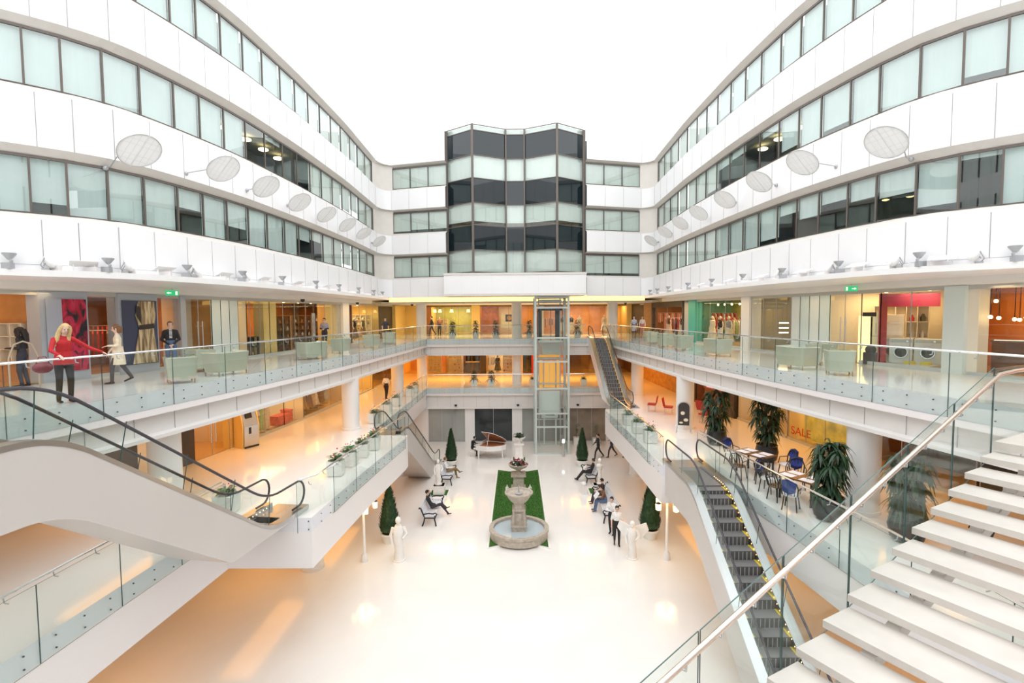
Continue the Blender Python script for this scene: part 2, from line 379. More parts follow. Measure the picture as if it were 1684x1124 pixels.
# back facade: white bands and windows either side of the glazed bay
BA, BB = (9.17, 38.5), (5.0, 37.35)
for side in (-1, 1):
    g = G(); d = Vector((side * (BB[0] - BA[0]), BB[1] - BA[1])); L = d.length; d.normalize(); nrm = Vector((-d.y, d.x)); nrm = nrm if nrm.y < 0 else -nrm
    P = lambda s, o: (side * BA[0] + d.x * s * L + nrm.x * o, BA[1] + d.y * s * L + nrm.y * o)
    def q(s0, o0, z0, s1, o1, z1, m): 
        (xa, ya), (xb, yb), (xc, yc), (xd, yd) = P(s0, o0), P(s1, o0), P(s1, o1), P(s0, o1); g.quad((xa, ya, z0), (xb, yb, z0), (xc, yc, z1), (xd, yd, z1), m)
    zs = [(FB, SILL - .18)] + [(TOP + SP * k + .2, ROOF if k == 2 else SILL - .18 + SP * (k + 1)) for k in range(3)]
    for z0, z1 in zs:
        q(0, .25, z0, 1, .25, z1, 0)
        q(0, -.3, z0 if z0 == FB else z0 - .2, 1, .25, z0, 1); q(0, .25, z1, 1, -.02, z1 + .18, 1)
        for s in (0.0, .333, .667, 1.0):
            x, y = P(s, .255); g.box(x - .006, y - .006, z0, x + .006, y + .006, z1, 2)
    struct(g, 'wall_back_' + SIDE[side], ['white', 'reveal', 'joint'])
    dr2 = {0: [1, 1, 1], 1: [.9, .85, .85], 2: [1, 1, 1]} if side < 0 else {0: [.88, .88, .88], 1: [1, 1, 1], 2: [1, 1, 1]}
    for k in range(3):
        for i in range(3):
            window(P(i / 3, 0), P((i + 1) / 3, 0), SILL + SP * k, TOP + SP * k, dr2[k][i], (0, 1), 'blindw')
# glazed bay: folded plan, alternating vision and dark spandrel glass
BP = [(-5.02, 37.6), (-3.02, 36.1), (-.71, 37.25), (.61, 37.25), (2.86, 36.1), (4.92, 37.6)]
bay = bpy.data.objects.new('window_bay', None); COL.objects.link(bay); bay['kind'] = 'structure'
V0, V1 = 13.1, 14.68
g = G(); gg = G(); gd = G(); gb = G(); gr = G()
for i, (x, y) in enumerate(BP):
    w = .16 if i in (1, 4) else .10
    if i in (0, 5): w = .2
    g.box(x - w / 2, y - .1, V0 - .2, x + w / 2, y + .1, ROOF, 0)
for (xa, ya), (xb, yb) in zip(BP[:-1], BP[1:]):
    for k in range(4):
        a, b = V0 + SP * k, V1 + SP * k
        if a > ROOF: continue
        b = min(b, ROOF)
        gg.quad((xa, ya, a), (xb, yb, a), (xb, yb, b), (xa, ya, b))
        dr = [.97, .80, 1.0, 1][k]; zb = b - (b - a) * dr
        nn = 10; strip(gb, [(xa + (xb - xa) * j / nn, ya + (yb - ya) * j / nn + .14 + .02 * (j % 2), b) for j in range(nn + 1)], [(xa + (xb - xa) * j / nn, ya + (yb - ya) * j / nn + .14 + .02 * (j % 2), zb) for j in range(nn + 1)], 0)
        g.bar((xa, ya, a), (xb, yb, a), .07, .05); g.bar((xa, ya, b), (xb, yb, b), .07, .05)
        if b < ROOF: gd.quad((xa, ya, b), (xb, yb, b), (xb, yb, min(a + SP, ROOF)), (xa, ya, min(a + SP, ROOF)))
g.build('mullions', 'frame', bay); gg.build('vision_pane', 'glwin', bay, clean=False); gd.build('spandrel_pane', 'gldark', bay, clean=False); gb.build('blind', 'blindw', bay, clean=False)
gr.box(-5, 39.6, 12.8, 5, 39.8, ROOF, 0)
for k in range(4): gr.box(-5, 37.9, V0 + SP * k - .25, 5, 39.7, V0 + SP * k - .1, 1)
gr.box(-4.7, 38.0, V0 + SP, 4.6, 38.1, V0 + SP + .6, 2)
M['wood2b'] = mat('office_panel_wood', (.42, .27, .13), .5, var=.2, scale=3)
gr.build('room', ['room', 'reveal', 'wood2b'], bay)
M['wood'] = mat('wood_brown', (.28, .15, .06), .45, var=.25, scale=5)
# white balcony box below the bay
g = G(); g.box(-5.05, 35.7, 11.45, 4.85, 38.3, 12.98, 0); g.box(-5.08, 35.66, 12.86, 4.88, 38.3, 13.0, 1); g.box(-5.06, 35.68, 11.4, 4.86, 38.3, 11.56, 1)
for x in [-4.9 + 1.07 * i for i in range(10)]: g.box(x - .006, 35.694, 11.5, x + .006, 35.71, 12.86, 2)
struct(g, 'wall_bay_apron', ['white', 'reveal', 'soffit'])
# rear facade (behind the viewpoint) and its bands, roof kerb
g = G()
for z0, z1, m in [(L0, 11.4, 0), (11.4, 12.72, 0), (12.72, 14.6, 1), (14.6, 15.99, 0), (15.99, 17.87, 1), (17.87, 19.26, 0), (19.26, 21.14, 1), (21.14, ROOF, 0)]:
    g.box(-24, -6.2, z0, 24, -6, z1, m)
for i in range(32):
    for z in (12.72, 15.99, 19.26): g.box(-20 + 1.3 * i, -6.0, z, -19.92 + 1.3 * i, -5.95, z + 1.88, 2)
struct(g, 'wall_rear', ['white', 'blind', 'frame'])
# ---------- light ledge and sloping soffit over the gallery ----------
for side in (-1, 1):
    yl = fine(-4, 38.6); g = G()
    LE = off(FAC, -.72)
    def SB(y): return max(SHP(y), FAC(y) + .9) - .45
    sweep(g, yl, [(off(FAC, .4), FB, 0), (LE, FB, 0), (LE, FB - .17, 1), (SB, FB - .2, 2), (SB, 10.98, 2), (off(SB, .6), 10.95, 2)], side)
    for y in MULL[side]:
        x0, x1 = side * (FAC(y) - .2), side * (LE(y) + .02)
        g.box(min(x0, x1), y - .03, FB, max(x0, x1), y + .03, FB + .13, 1)
    sweep(g, yl, [(off(PAN, -.005), FB + .14, 3), (off(PAN, -.005), FB + .15, 3)], side)
    struct(g, 'trim_light_ledge_' + SIDE[side], ['whitem', 'ledge', 'soffit', 'joint'])
# gallery ceiling at the back with a lit cove
g = G(); g.box(-11.6, 40.4, 10.98, 11.6, 56, 11.05, 0); g.box(-10.6, 40.1, 10.95, 10.6, 40.5, 11.12, 1); g.quad((-10.6, 38.4, 11.9), (10.6, 38.4, 11.9), (10.6, 56, 11.9), (-10.6, 56, 11.9), 0)
struct(g, 'ceiling_gallery_back', ['ceil', 'soffit'])
g = G(); g.box(-10.2, 40.9, 11.12, 10.2, 41.0, 11.75); struct(g, 'trim_cove_light', 'cove')
# L1 / L2 outer walls behind the shops so that no sky shows
g = G()
for side in (-1, 1):
    yl = ys(-6, 56, 20); sweep(g, yl, [(off(SHP, 5), -.2, 0), (off(SHP, 5), 12, 0)], side); sweep(g, yl, [(off(SHP, 5.1), 11.6, 0), (lambda y: FAC(y) + .3, 11.6, 0)], side)
    sweep(g, fine(-5.5, 39), [(off(FAC, 3.2), 11.5, 0), (off(FAC, 3.2), ROOF, 0)], side)
g.quad((-20, 55.5, -.2), (20, 55.5, -.2), (20, 55.5, 12), (-20, 55.5, 12), 0); g.quad((-12, 39.9, 11.6), (12, 39.9, 11.6), (12, 39.9, ROOF), (-12, 39.9, ROOF), 0)
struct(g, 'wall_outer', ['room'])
# ---------- columns ----------
def column(name, x, y, z0, z1, r=.43):
    g = G(); g.lathe(x, y, [(r + .03, z0), (r + .03, z0 + .12), (r, z0 + .13), (r, z1)], 28); struct(g, name, 'column', smooth=True)
for side in (-1, 1):
    column('column', (-10.35 if side < 0 else 10.02), 14.68, L1, L2 - 1.25); column('column', side * 8.45, 25.6, L1, L2 - 1.25); column('column', side * 8.5, 36.0, L1, L2 - 1.2)
    column('column', side * 7.45, 31.6, 0, L1 - 1.5); column('column', side * 8.3, 20.0, 0, L1 - 1.5)
for x in (-7.7, 0.0, 7.7): column('column', x, 41.2, L2, 10.98, .41); column('column', x, 41.2, L1, L2 - 1.3, .41)

# ---------- glass balustrades ----------
def meshof(g, name, mats, smooth=False):
    o = g.build(name, mats, smooth=smooth); me = o.data; bpy.data.objects.remove(o); return me
def put(name, me, parent, loc, rz=0.0, rot=None):
    o = bpy.data.objects.new(name, me); COL.objects.link(o); o.parent = parent; o.location = loc; o.rotation_euler = rot or (0, 0, rz); return o
BRK = meshof(G().tube([(.09, 0, -.09), (.02, 0, -.08), (0, 0, 0)], .013, 5), 'rail_bracket', 'grey')
BLT = meshof(G().cyl((-.006, 0, 0), (.014, 0, 0), .017, n=8), 'bolt', 'bolt')
BLB = meshof(G().ell((0, 0, 0), .017, 6), 'skirt_light', 'bulbo', True)
def balustrade(label, path, z, plen=2.0, drop=.45, h=1.03, rail='chrome', bolts=True, inset=.10, off_out=.03, inward=1, railr=.026):
    """path: outer edge of the slab (plan points); inward = +1 when the floor is on the left of the walking direction."""
    P = [Vector((x, y, 0)) for x, y in path]; seg = [(P[i + 1] - P[i]).length for i in range(len(P) - 1)]; tot = sum(seg)
    def at(s):
        s = max(0, min(tot, s))
        for i, l in enumerate(seg):
            if s <= l or i == len(seg) - 1: return P[i] + (P[i + 1] - P[i]) * (s / l), (P[i + 1] - P[i]).normalized()
            s -= l
    t = thing('glass_balustrade', label, 'railing', (0, 0, 0), 0, 'glass balustrades of the galleries')
    n = max(1, round(tot / plen)); Z = lambda q: Vector((0, 0, q))
    def nr(d): return Vector((-d.y, d.x, 0)) * inward         # towards the floor
    for i in range(n):
        s0, s1 = tot * i / n + .006, tot * (i + 1) / n - .006
        g = G(); a, da = at(s0); b, db = at(s1); a = a - nr(da) * off_out; b = b - nr(db) * off_out; o = nr((b - a).normalized()) * .014
        vs = [a + Z(z - drop), b + Z(z - drop), b + o + Z(z - drop), a + o + Z(z - drop), a + Z(z + h), b + Z(z + h), b + o + Z(z + h), a + o + Z(z + h)]
        g.add(vs, [(0, 1, 5, 4), (2, 3, 7, 6)], 0); g.add(vs, [(0, 3, 2, 1), (4, 5, 6, 7), (1, 2, 6, 5), (3, 0, 4, 7)], 1)
        g.build('pane', ['gl', 'gledge'], t, clean=False)
    pts = [at(tot * i / max(1, n * 2)) for i in range(n * 2 + 1)]
    g = G(); g.tube([p + nr(d) * inset + Z(z + h + .03) for p, d in pts], railr, 8)
    g.build('handrail', rail, t, smooth=True)
    for i in range(n * 2):
        p, d = at(tot * (i + .5) / (n * 2)); put('rail_bracket', BRK, t, p + nr(d) * inset + Z(z + h), math.atan2(-nr(d).y, -nr(d).x))
    if bolts:
        for i in range(n * 3):
            p, d = at(tot * (i + .5) / (n * 3)); q = p - nr(d) * off_out
            for zz in (.10, .34): put('bolt', BLT, t, q + Z(z - zz), math.atan2(-nr(d).y, -nr(d).x))
    return t
el = [(-EDG(y), y) for y in ys(4.1, BY, 24)]; er = [(EDG(y), y) for y in ys(9.7, BY - .1, 22)]
balustrade('long glass balustrade of the upper gallery behind the woman in red', el, L2, inward=1)
balustrade('long glass balustrade of the upper gallery in front of the appliance shop', er, L2, inward=-1)
balustrade('glass balustrade across the upper back gallery, beside the lift towards the red-coat side', [(-7.03, BY), (1.2, BY)], L2, 1.2, inward=1)
balustrade('short glass balustrade of the upper back gallery between lift and escalator', [(3.8, BY), (5.45, BY)], L2, 1.0, inward=1)
balustrade('glass balustrade across the lower back gallery, long run ending at the lift', [(-7.08, BY), (1.2, BY)], L1, 1.2, inward=1)
balustrade('short glass balustrade of the lower back gallery right of the lift', [(3.8, BY), (7.4, BY)], L1, 1.2, inward=1)
balustrade('mezzanine glass balustrade seen through the big near escalator', [(-8.83, 5.2), (-8.65, 10), (-8.4, 14.3)], L1, 1.8, inward=1)
balustrade('mezzanine glass balustrade with four flower boxes behind it', [(-6.35, 14.36), (-5.95, 14.36), (-5.72, 18.5), (-5.28, 23.6)], L1, 1.9, inward=1)
balustrade('mezzanine glass balustrade beyond the far left escalator towards the back corner', [(-7.2, 25.2), (-7.1, BY - .1)], L1, 1.8, inward=1)
balustrade('mezzanine glass balustrade beside the cafe tables and big trees', [(8.3, 6.2), (8.0, 11), (7.45, 16), (7.22, 20.3)], L1, 1.9, inward=-1)
balustrade('mezzanine glass balustrade between the two right-hand escalators with flower boxes', [(5.7, 30.64), (5.3, 30.6), (5.45, 23.5), (5.5, 19.35), (5.58, 19.34)], L1, 1.9, inward=1)

# ---------- escalators ----------
M['tread'] = mat('step_metal', (.10, .097, .095), .5, metal=.3, var=.1, scale=20); M['treadtop'] = mat('step_top', (.21, .205, .20), .45, metal=.2)
M['yel'] = mat('step_yellow', (.75, .6, .05), .5)
M['clad'] = mat('escalator_cladding', (.60, .56, .53), .32, var=.02, scale=.6)
M['glesc'] = glass('escalator_glass', (.90, .945, .925), .02)
def escalator(label, Bp, Tp, Wd, fb, ft, depth=1.05, lights=(), clip=None, cap='steel', clad='clad'):
    Bv, Tv = Vector(Bp), Vector(Tp); d = Vector((Tv.x - Bv.x, Tv.y - Bv.y, 0)); L = d.length; d.normalize(); nl = Vector((-d.y, d.x, 0))
    t = thing('escalator', label, 'escalator', (0, 0, 0), 0, 'escalators of the atrium')
    H = Tv.z - Bv.z; N = 80; S = [L * i / N for i in range(N + 1)]
    def raw(s): return Bv.z + H * min(1, max(0, (s - fb) / (L - ft - fb)))
    def zc(s): return sum(raw(s + k * .09) for k in range(-6, 7)) / 13
    def pt(s, o, z): return Vector((Bv.x, Bv.y, 0)) + d * s + nl * o + Vector((0, 0, z))
    w = Wd / 2; floorz = Bv.z if clip is None else clip
    def low(s): return max(floorz, zc(s) - depth) if s > 0 else floorz
    # cladding: two side walls and the underside
    g = G(); th = .13
    for sd in (-1, 1):
        o0, o1 = sd * (w + .03), sd * (w + .03 + th)
        for o in (o0, o1): strip(g, [pt(s, o, zc(s) + .13) for s in S], [pt(s, o, low(s)) for s in S], 0)
        strip(g, [pt(s, o0, zc(s) + .13) for s in S], [pt(s, o1, zc(s) + .13) for s in S], 0)
    strip(g, [pt(s, w + .03 + th, low(s)) for s in S], [pt(s, -w - .03 - th, low(s)) for s in S], 0)
    for s in (0, L): g.quad(pt(s, w + .16, zc(s)), pt(s, -w - .16, zc(s)), pt(s, -w - .16, low(s)), pt(s, w + .16, low(s)))
    g.build('cladding', clad, t, clean=True)
    g = G()
    for sd in (-1, 1):
        a, b = sd * (w - .09), sd * (w + .17)
        strip(g, [pt(s, a, zc(s) + .15) for s in S], [pt(s, b, zc(s) + .15) for s in S]); strip(g, [pt(s, a, zc(s) + .15) for s in S], [pt(s, a, zc(s) - .12) for s in S])
        strip(g, [pt(s, b, zc(s) + .15) for s in S], [pt(s, b, zc(s) + .06) for s in S])
    g.build('skirt', cap, t, clean=False)
    # glass balustrades with panel joints, handrails with rounded newels
    for sd in (-1, 1):
        o = sd * (w + .02); g = G(); k = max(3, round(L / 1.6)); e = .32
        SS = [e + (L - 2 * e) * i / 48 for i in range(49)]
        strip(g, [pt(s, o, zc(s) + .15) for s in SS], [pt(s, o, zc(s) + .92) for s in SS], 0)
        for i in range(1, k):
            s = e + (L - 2 * e) * i / k; tan = (zc(s + .2) - zc(s - .2)) / .4; nn = Vector((0, 0, 1)) - (d * tan) * .35
            p = pt(s, o, zc(s) + .16); g.bar(p, p + nn * .74, .012, .014, 1)
        for s, sg in ((e, -1), (L - e, 1)):
            pts = [pt(s, o, zc(s) + .15)] + [pt(s + sg * .32 * math.cos(a), o, zc(s) + .56 + .36 * math.sin(a)) for a in [-PI / 2 + PI * q / 8 for q in range(9)]]
            g.poly(pts, 0)
        g.build('balustrade_glass', ['glesc', 'gledge'], t, clean=False)
        path = [pt(e + .3, o, zc(e) + .20)] + [pt(e - .34 * math.cos(a), o, zc(e) + .57 + .37 * math.sin(a)) for a in [-PI / 2 + PI * q / 10 for q in range(11)]]
        path += [pt(s, o, zc(s) + .94) for s in SS[1:-1]]
        path += [pt(L - e + .34 * math.cos(a), o, zc(L - e) + .57 + .37 * math.sin(a)) for a in [PI / 2 - PI * q / 10 for q in range(11)]] + [pt(L - e - .3, o, zc(L - e) + .20)]
        g = G(); g.tube(path, .031, 8); g.build('handrail', 'rail', t, smooth=True)
    # steps
    s = .55; stp = .40
    while s < L - .5:
        z = zc(s); g = G(); up = zc(s + stp) - z; dn = z - zc(s - stp)
        a, b = pt(s - stp / 2, 0, z), pt(s + stp / 2, 0, z); hw = w - .10
        q = [a - nl * hw, b - nl * hw, b + nl * hw, a + nl * hw]; dz = Vector((0, 0, max(.05, dn + .03)))
        g.ext([p - dz for p in q], dz, 0, 3)
        if dn > .05:
            for o in (-hw, hw): g.bar(a + nl * o * .97 + Vector((0, 0, .004)), b + nl * o * .97 + Vector((0, 0, .004)), .05, .008, 1)
            for j in range(1, 8): 
                p = a + nl * (hw * (j / 4 - 1)); g.bar(p - d * .004 - Vector((0, 0, .02)), p - d * .004 - dz, .02, .012, 2)
        g.build('step', ['tread', 'yel', 'grey', 'treadtop'], t); s += stp
    for s0, s1 in ((-.25, .75), (L - .75, L + .25)):
        g = G(); hw = w - .08; zz = zc((s0 + s1) / 2)
        g.ext([pt(s0, -hw, zz), pt(s1, -hw, zz), pt(s1, hw, zz), pt(s0, hw, zz)], (0, 0, .012)); g.build('landing_plate', 'steel', t)
    for sd, s0, s1 in lights:
        n = int((s1 - s0) / .15)
        for i in range(n):
            s = s0 + (s1 - s0) * i / n; put('skirt_light', BLB, t, pt(s, sd * (w - .085), zc(s) + .08))
    return t
escalator('big near escalator climbing past the woman in red, white side panel towards us', (-7.0, 15.1, L1), (-8.4, 4.6, L2), 1.1, 1.8, 3.4, 1.12, lights=((1, .4, 2.4), (-1, .3, 2.2), (1, 7.2, 10.0), (-1, 7.2, 10.0)))
escalator('near right escalator going down beside the cafe, orange lights along its steps', (6.45, 8.2, 0), (6.38, 19.7, L1), 1.15, 1.5, 3.2, 1.15, lights=((-1, 1.5, 9.6),))
escalator('far left escalator with white underside going down to the benches', (-5.95, 34.7, 0), (-6.38, 24.5, L1), 1.1, 1.6, 1.4, 1.15, lights=((1, 8.6, 9.8), (-1, 8.6, 9.8)))
escalator('far right escalator rising to the upper gallery next to the lift', (6.5, 30.95, L1), (6.26, 40.7, L2), 1.1, 1.5, 1.5, 1.0, lights=((-1, .4, 9.6),), clad='white')

# ---------- stair on the right ----------
M['stone'] = mat('stair_stone', (.66, .61, .56), .45, var=.05, scale=3)
st = thing('staircase', 'open stair of thick pale stone treads with glass side and steel handrail', 'stairs')
u = Vector((.875, .484, 0)).normalized(); v = Vector((u.y, -u.x, 0)); P0 = Vector((7.26, 7.74, 0))
RI, RU = .166, .485
g = G(); a = P0 - u * .02
q = [a, a + u * 4.5, a + u * 4.5 + v * 2.7, a + v * 2.7]; g.ext([p + Vector((0, 0, L2 - .12)) for p in q], (0, 0, .12)); g.build('landing', 'stone', st)
NT = 22
for i in range(1, NT + 1):
    p = P0 - u * RU * i; z = L2 - RI * i; g = G(); dep = .52
    q = [p, p + u * dep, p + u * dep + v * 2.6, p + v * 2.6]; g.ext([w_ + Vector((0, 0, z - .085)) for w_ in q], (0, 0, .085)); g.build('tread', 'stone', st)
for o in (.45, 2.1):
    g = G(); p1 = P0 + v * o + Vector((0, 0, L2 - .2)); p0 = P0 - u * RU * (NT + .6) + v * o + Vector((0, 0, L2 - .2 - RI * (NT + .6))); g.bar(p0, p1 + u * .3, .14, .16)
    for i in range(1, NT + 1):
        c = P0 - u * RU * (i - .5) + v * o + Vector((0, 0, L2 - RI * i - .12)); g.cbox(c, (.3, .12, .10), 0, math.atan2(u.y, u.x))
    g.build('stringer', 'reveal', st)
g = G(); gr = G(); K = 12; SL = -RI / RU
def hz(s): return L2 + (s / RU) * RI if s < 0 else L2
gp = [(-RU * 2.6 * i) for i in range(0, 9)]
for i, s in enumerate(gp[:-1]):
    s1 = gp[i + 1]; g = G(); a0, a1 = P0 + u * (s - .012) - v * .05, P0 + u * (s1 + .012) - v * .05; o = v * .014
    za, zb = hz(s), hz(s1)
    vs = [a0 + Vector((0, 0, za - .25)), a1 + Vector((0, 0, zb - .25)), a1 + o + Vector((0, 0, zb - .25)), a0 + o + Vector((0, 0, za - .25)), a0 + Vector((0, 0, za + 1.12)), a1 + Vector((0, 0, zb + 1.12)), a1 + o + Vector((0, 0, zb + 1.12)), a0 + o + Vector((0, 0, za + 1.12))]
    g.add(vs, [(0, 1, 5, 4), (2, 3, 7, 6)], 0); g.add(vs, [(0, 3, 2, 1), (4, 5, 6, 7), (1, 2, 6, 5), (3, 0, 4, 7)], 1); g.build('glass_panel', ['gl', 'gledge'], st, clean=False)
g = G(); a0, a1 = P0 + u * .01 - v * .05, P0 + u * 2.6 - v * .05; o = v * .014
vs = [a0 + Vector((0, 0, L2 - .3)), a1 + Vector((0, 0, L2 - .3)), a1 + o + Vector((0, 0, L2 - .3)), a0 + o + Vector((0, 0, L2 - .3)), a0 + Vector((0, 0, L2 + 1.1)), a1 + Vector((0, 0, L2 + 1.1)), a1 + o + Vector((0, 0, L2 + 1.1)), a0 + o + Vector((0, 0, L2 + 1.1))]
g.add(vs, [(0, 1, 5, 4), (2, 3, 7, 6)], 0); g.add(vs, [(4, 5, 6, 7), (1, 2, 6, 5), (3, 0, 4, 7)], 1); g.build('glass_panel', ['gl', 'gledge'], st, clean=False)
M['copper'] = mat('warm_steel', (.82, .66, .56), .2, metal=1.0)
hp = [P0 + u * 2.6 + v * .02 + Vector((0, 0, L2 + 1.04)), P0 + u * .55 + v * .02 + Vector((0, 0, L2 + 1.04))] + [P0 + u * (-RU * i) + v * .02 + Vector((0, 0, hz(-RU * i) + 1.02)) for i in range(0, NT + 1)]
g = G(); g.tube(hp, .032, 10); g.build('handrail', 'copper', st, smooth=True)
g = G()
for i in range(0, NT, 1):
    p = P0 - u * RU * (i + .5) - v * .03; z = hz(-RU * (i + .5)); g.tube([p + Vector((0, 0, z + .92)), p + v * .05 + Vector((0, 0, z + .93)), p + v * .05 + Vector((0, 0, z + 1.0))], .014, 6)
g.build('rail_bracket', 'steel', st)

# ---------- glass lift tower ----------
lf = thing('glass_lift', 'free standing glass lift tower with pale steel frame', 'elevator')
LX0, LX1, LY0, LY1, LZ = 1.33, 3.68, 36.4, 39.1, 11.38
for x in (LX0, LX1):
    for y in (LY0, LY1):
        g = G(); g.box(x - .075, y - .075, 0, x + .075, y + .075, LZ); g.build('post', 'lift', lf)
for z in (.06, 1.98, 2.95, 4.75, 6.7, 8.4, 10.55, 11.3):
    g = G(); g.box(LX0, LY0 - .06, z - .055, LX1, LY0 + .06, z + .055); g.build('crossbeam', 'lift', lf)
    g = G(); g.box(LX0 - .05, LY0, z - .05, LX0 + .05, LY1, z + .05); g.box(LX1 - .05, LY0, z - .05, LX1 + .05, LY1, z + .05); g.box(LX0, LY1 - .05, z - .05, LX1, LY1 + .05, z + .05); g.build('side_beam', 'lift', lf)
g = G()
for a, b in (((LX0, LY0), (LX1, LY0)), ((LX0, LY0), (LX0, LY1)), ((LX1, LY0), (LX1, LY1))): g.quad((*a, 0), (*b, 0), (*b, LZ), (*a, LZ))
g.build('glass', 'gl', lf, clean=False)
g = G()
for x in (1.62, 3.25): g.box(x, 38.6, 0, x + .07, 38.72, LZ)
g.box(3.42, 37.6, 0, 3.5, 37.68, LZ); g.box(3.1, 37.1, 2.2, 3.14, 37.14, LZ)
g.build('guide_rail', 'grey', lf)
M['orange'] = mat('warm_lit_door', (.86, .47, .10), .45, emit=(1, .45, .06), es=.30)  # warm light falling on the landing doors, put into their colour and glow
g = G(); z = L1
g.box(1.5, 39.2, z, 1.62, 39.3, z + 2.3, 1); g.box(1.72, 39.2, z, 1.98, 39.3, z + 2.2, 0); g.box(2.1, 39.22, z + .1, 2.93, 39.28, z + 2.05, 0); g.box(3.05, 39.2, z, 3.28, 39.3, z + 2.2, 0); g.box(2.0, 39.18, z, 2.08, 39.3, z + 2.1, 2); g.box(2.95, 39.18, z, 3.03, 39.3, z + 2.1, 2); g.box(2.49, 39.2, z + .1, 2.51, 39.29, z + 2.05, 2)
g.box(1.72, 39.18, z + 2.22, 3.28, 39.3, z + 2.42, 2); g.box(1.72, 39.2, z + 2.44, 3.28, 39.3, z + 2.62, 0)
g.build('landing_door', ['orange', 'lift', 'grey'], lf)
g = G(); g.box(1.95, 39.0, L1 + 2.66, 3.2, 39.05, L1 + 3.55); g.build('shaft_panel', 'frost', lf)
g = G(); g.box(1.7, 39.0, 2.45, 3.3, 39.05, 4.2); g.build('shaft_panel', 'frost', lf)
g = G()
for x in (2.0, 2.9): g.box(x, 38.9, 0, x + .12, 39.0, 2.1)
g.box(1.85, 38.9, 2.1, 3.1, 39.0, 2.3); g.box(1.85, 38.5, 2.28, 2.15, 38.7, 2.42); g.box(2.85, 38.5, 2.28, 3.1, 38.7, 2.42); g.box(1.6, 38.4, 2.68, 3.3, 38.5, 2.76)
g.build('door_frame', 'lift', lf)
# cabin stopped at the upper gallery
g = G(); g.box(1.55, 36.7, L2 - .12, 3.3, 38.8, L2, 0); g.box(1.55, 36.7, L2 + 2.15, 3.3, 38.8, L2 + 2.42, 1); g.box(1.55, 36.7, L2, 1.62, 36.77, L2 + 2.2, 1); g.box(3.23, 36.7, L2, 3.3, 36.77, L2 + 2.2, 1); g.box(2.42, 36.7, L2, 2.46, 36.75, L2 + 2.2, 1); g.box(1.55, 38.7, L2, 1.9, 38.8, L2 + 2.2, 1); g.box(2.9, 38.7, L2, 3.3, 38.8, L2 + 2.2, 1)
g.box(1.6, 36.6, L2 + 2.5, 3.25, 37.2, L2 + 2.58, 1); g.box(1.6, 37.0, L2 + 2.75, 3.25, 37.1, L2 + 2.95, 2)
g.build('cabin', ['lift', 'black', 'grey'], lf)
g = G(); g.quad((1.6, 36.72, L2), (3.25, 36.72, L2), (3.25, 36.72, L2 + 2.2), (1.6, 36.72, L2 + 2.2)); g.build('cabin_glass', 'gl', lf, clean=False)
g = G(); g.cyl((3.25, 35.75, 0), (3.25, 35.75, 1.0), .09, n=14, m=0); g.cyl((3.25, 35.75, 1.0), (3.25, 35.75, 1.22), .1, n=14, m=1)
tag(g.build('call_post', ['steel', mat('lamp_white', (1, 1, 1), .5, emit=(1, 1, 1), es=2)], smooth=True), 'slim steel call post with lit white top by the lift', 'post')

# ---------- ground floor back wall ----------
g = G(); Yw = 40.0; zt = L1 - 1.6
M['glback'] = mat('grey_glass_wall', (.33, .345, .325), .12, var=.15, scale=.35, spec=.6)
M['glback2'] = mat('brown_glass_wall', (.27, .225, .18), .2, var=.3, scale=.8, spec=.4)
M['gldk'] = mat('dark_glass_wall', (.035, .042, .045), .12, var=.2, scale=.5, spec=.5)
for x0, x1 in ((-26, -7.05), (-4.15, -3.38), (-.42, .38), (7.0, 26)): g.box(x0, Yw - .02, 0, x1, Yw + .3, zt, 0)
g.box(-26, Yw + .05, zt - .06, 26, Yw + .3, zt, 0)
struct(g, 'wall_ground_back', ['whitem'])
for nm, x0, x1, mt, js in (('window_ground_1', -7.05, -4.15, 'glback', (-6.0, -5.05)), ('window_ground_2', -3.38, -.42, 'gldk', (-1.9,)), ('window_ground_3', .38, 3.6, 'glback', (1.3,)), ('window_ground_4', 3.6, 7.0, 'glback2', (4.75, 5.85))):
    g = G(); g.box(x0, Yw + .08, .05, x1, Yw + .14, zt - .05, 0)
    for j in js: g.box(j - .012, Yw + .07, .05, j + .012, Yw + .09, zt - .05, 1)
    g.box(x0, Yw + .03, 0, x1, Yw + .15, .06, 1); struct(g, nm, [mt, 'grey'])
# ---------- shops ----------
M['swhite'] = mat('shop_wall_cream', (.80, .72, .58), .6); M['sorange'] = mat('shop_wall_orange', (.62, .30, .10), .6, var=.15, scale=1.5)
M['sbrown'] = mat('shop_wall_brown', (.20, .09, .04), .6, var=.2, scale=1.5); M['sdark'] = mat('shop_wall_dark', (.045, .035, .03), .5, var=.2, scale=2)
M['syellow'] = mat('shop_wall_yellow', (.86, .62, .22), .6); M['steal'] = mat('shop_wall_teal', (.06, .42, .36), .5); M['sgreen'] = mat('shop_wall_green', (.45, .50, .16), .6, var=.2, scale=1)
M['sgrey'] = mat('shop_wall_grey', (.50, .49, .45), .5); M['sred'] = mat('shop_wall_red', (.45, .02, .03), .5); M['pinkred'] = mat('sign_crimson', (.42, .035, .10), .5)
M['pgrey'] = mat('panel_bluegrey', (.42, .45, .49), .4); M['plinth'] = mat('plinth_grey', (.50, .53, .52), .4); M['spale'] = mat('pillar_pale', (.66, .72, .68), .4)
M['frost2'] = mat('frosted_panel_light', (.80, .86, .82), .3, var=.03, scale=.9); M['wood2'] = mat('wood_golden', (.52, .27, .08), .45, var=.25, scale=3); M['sfloor'] = mat('shop_floor', (.62, .42, .22), .2)
GP = off(SHP, 0)
def SX(side, y, o=0): return (side * (SHP(y) + o), y)
NS = [0]
ZH = {L2: 10.95, L1: L2 - 1.3}
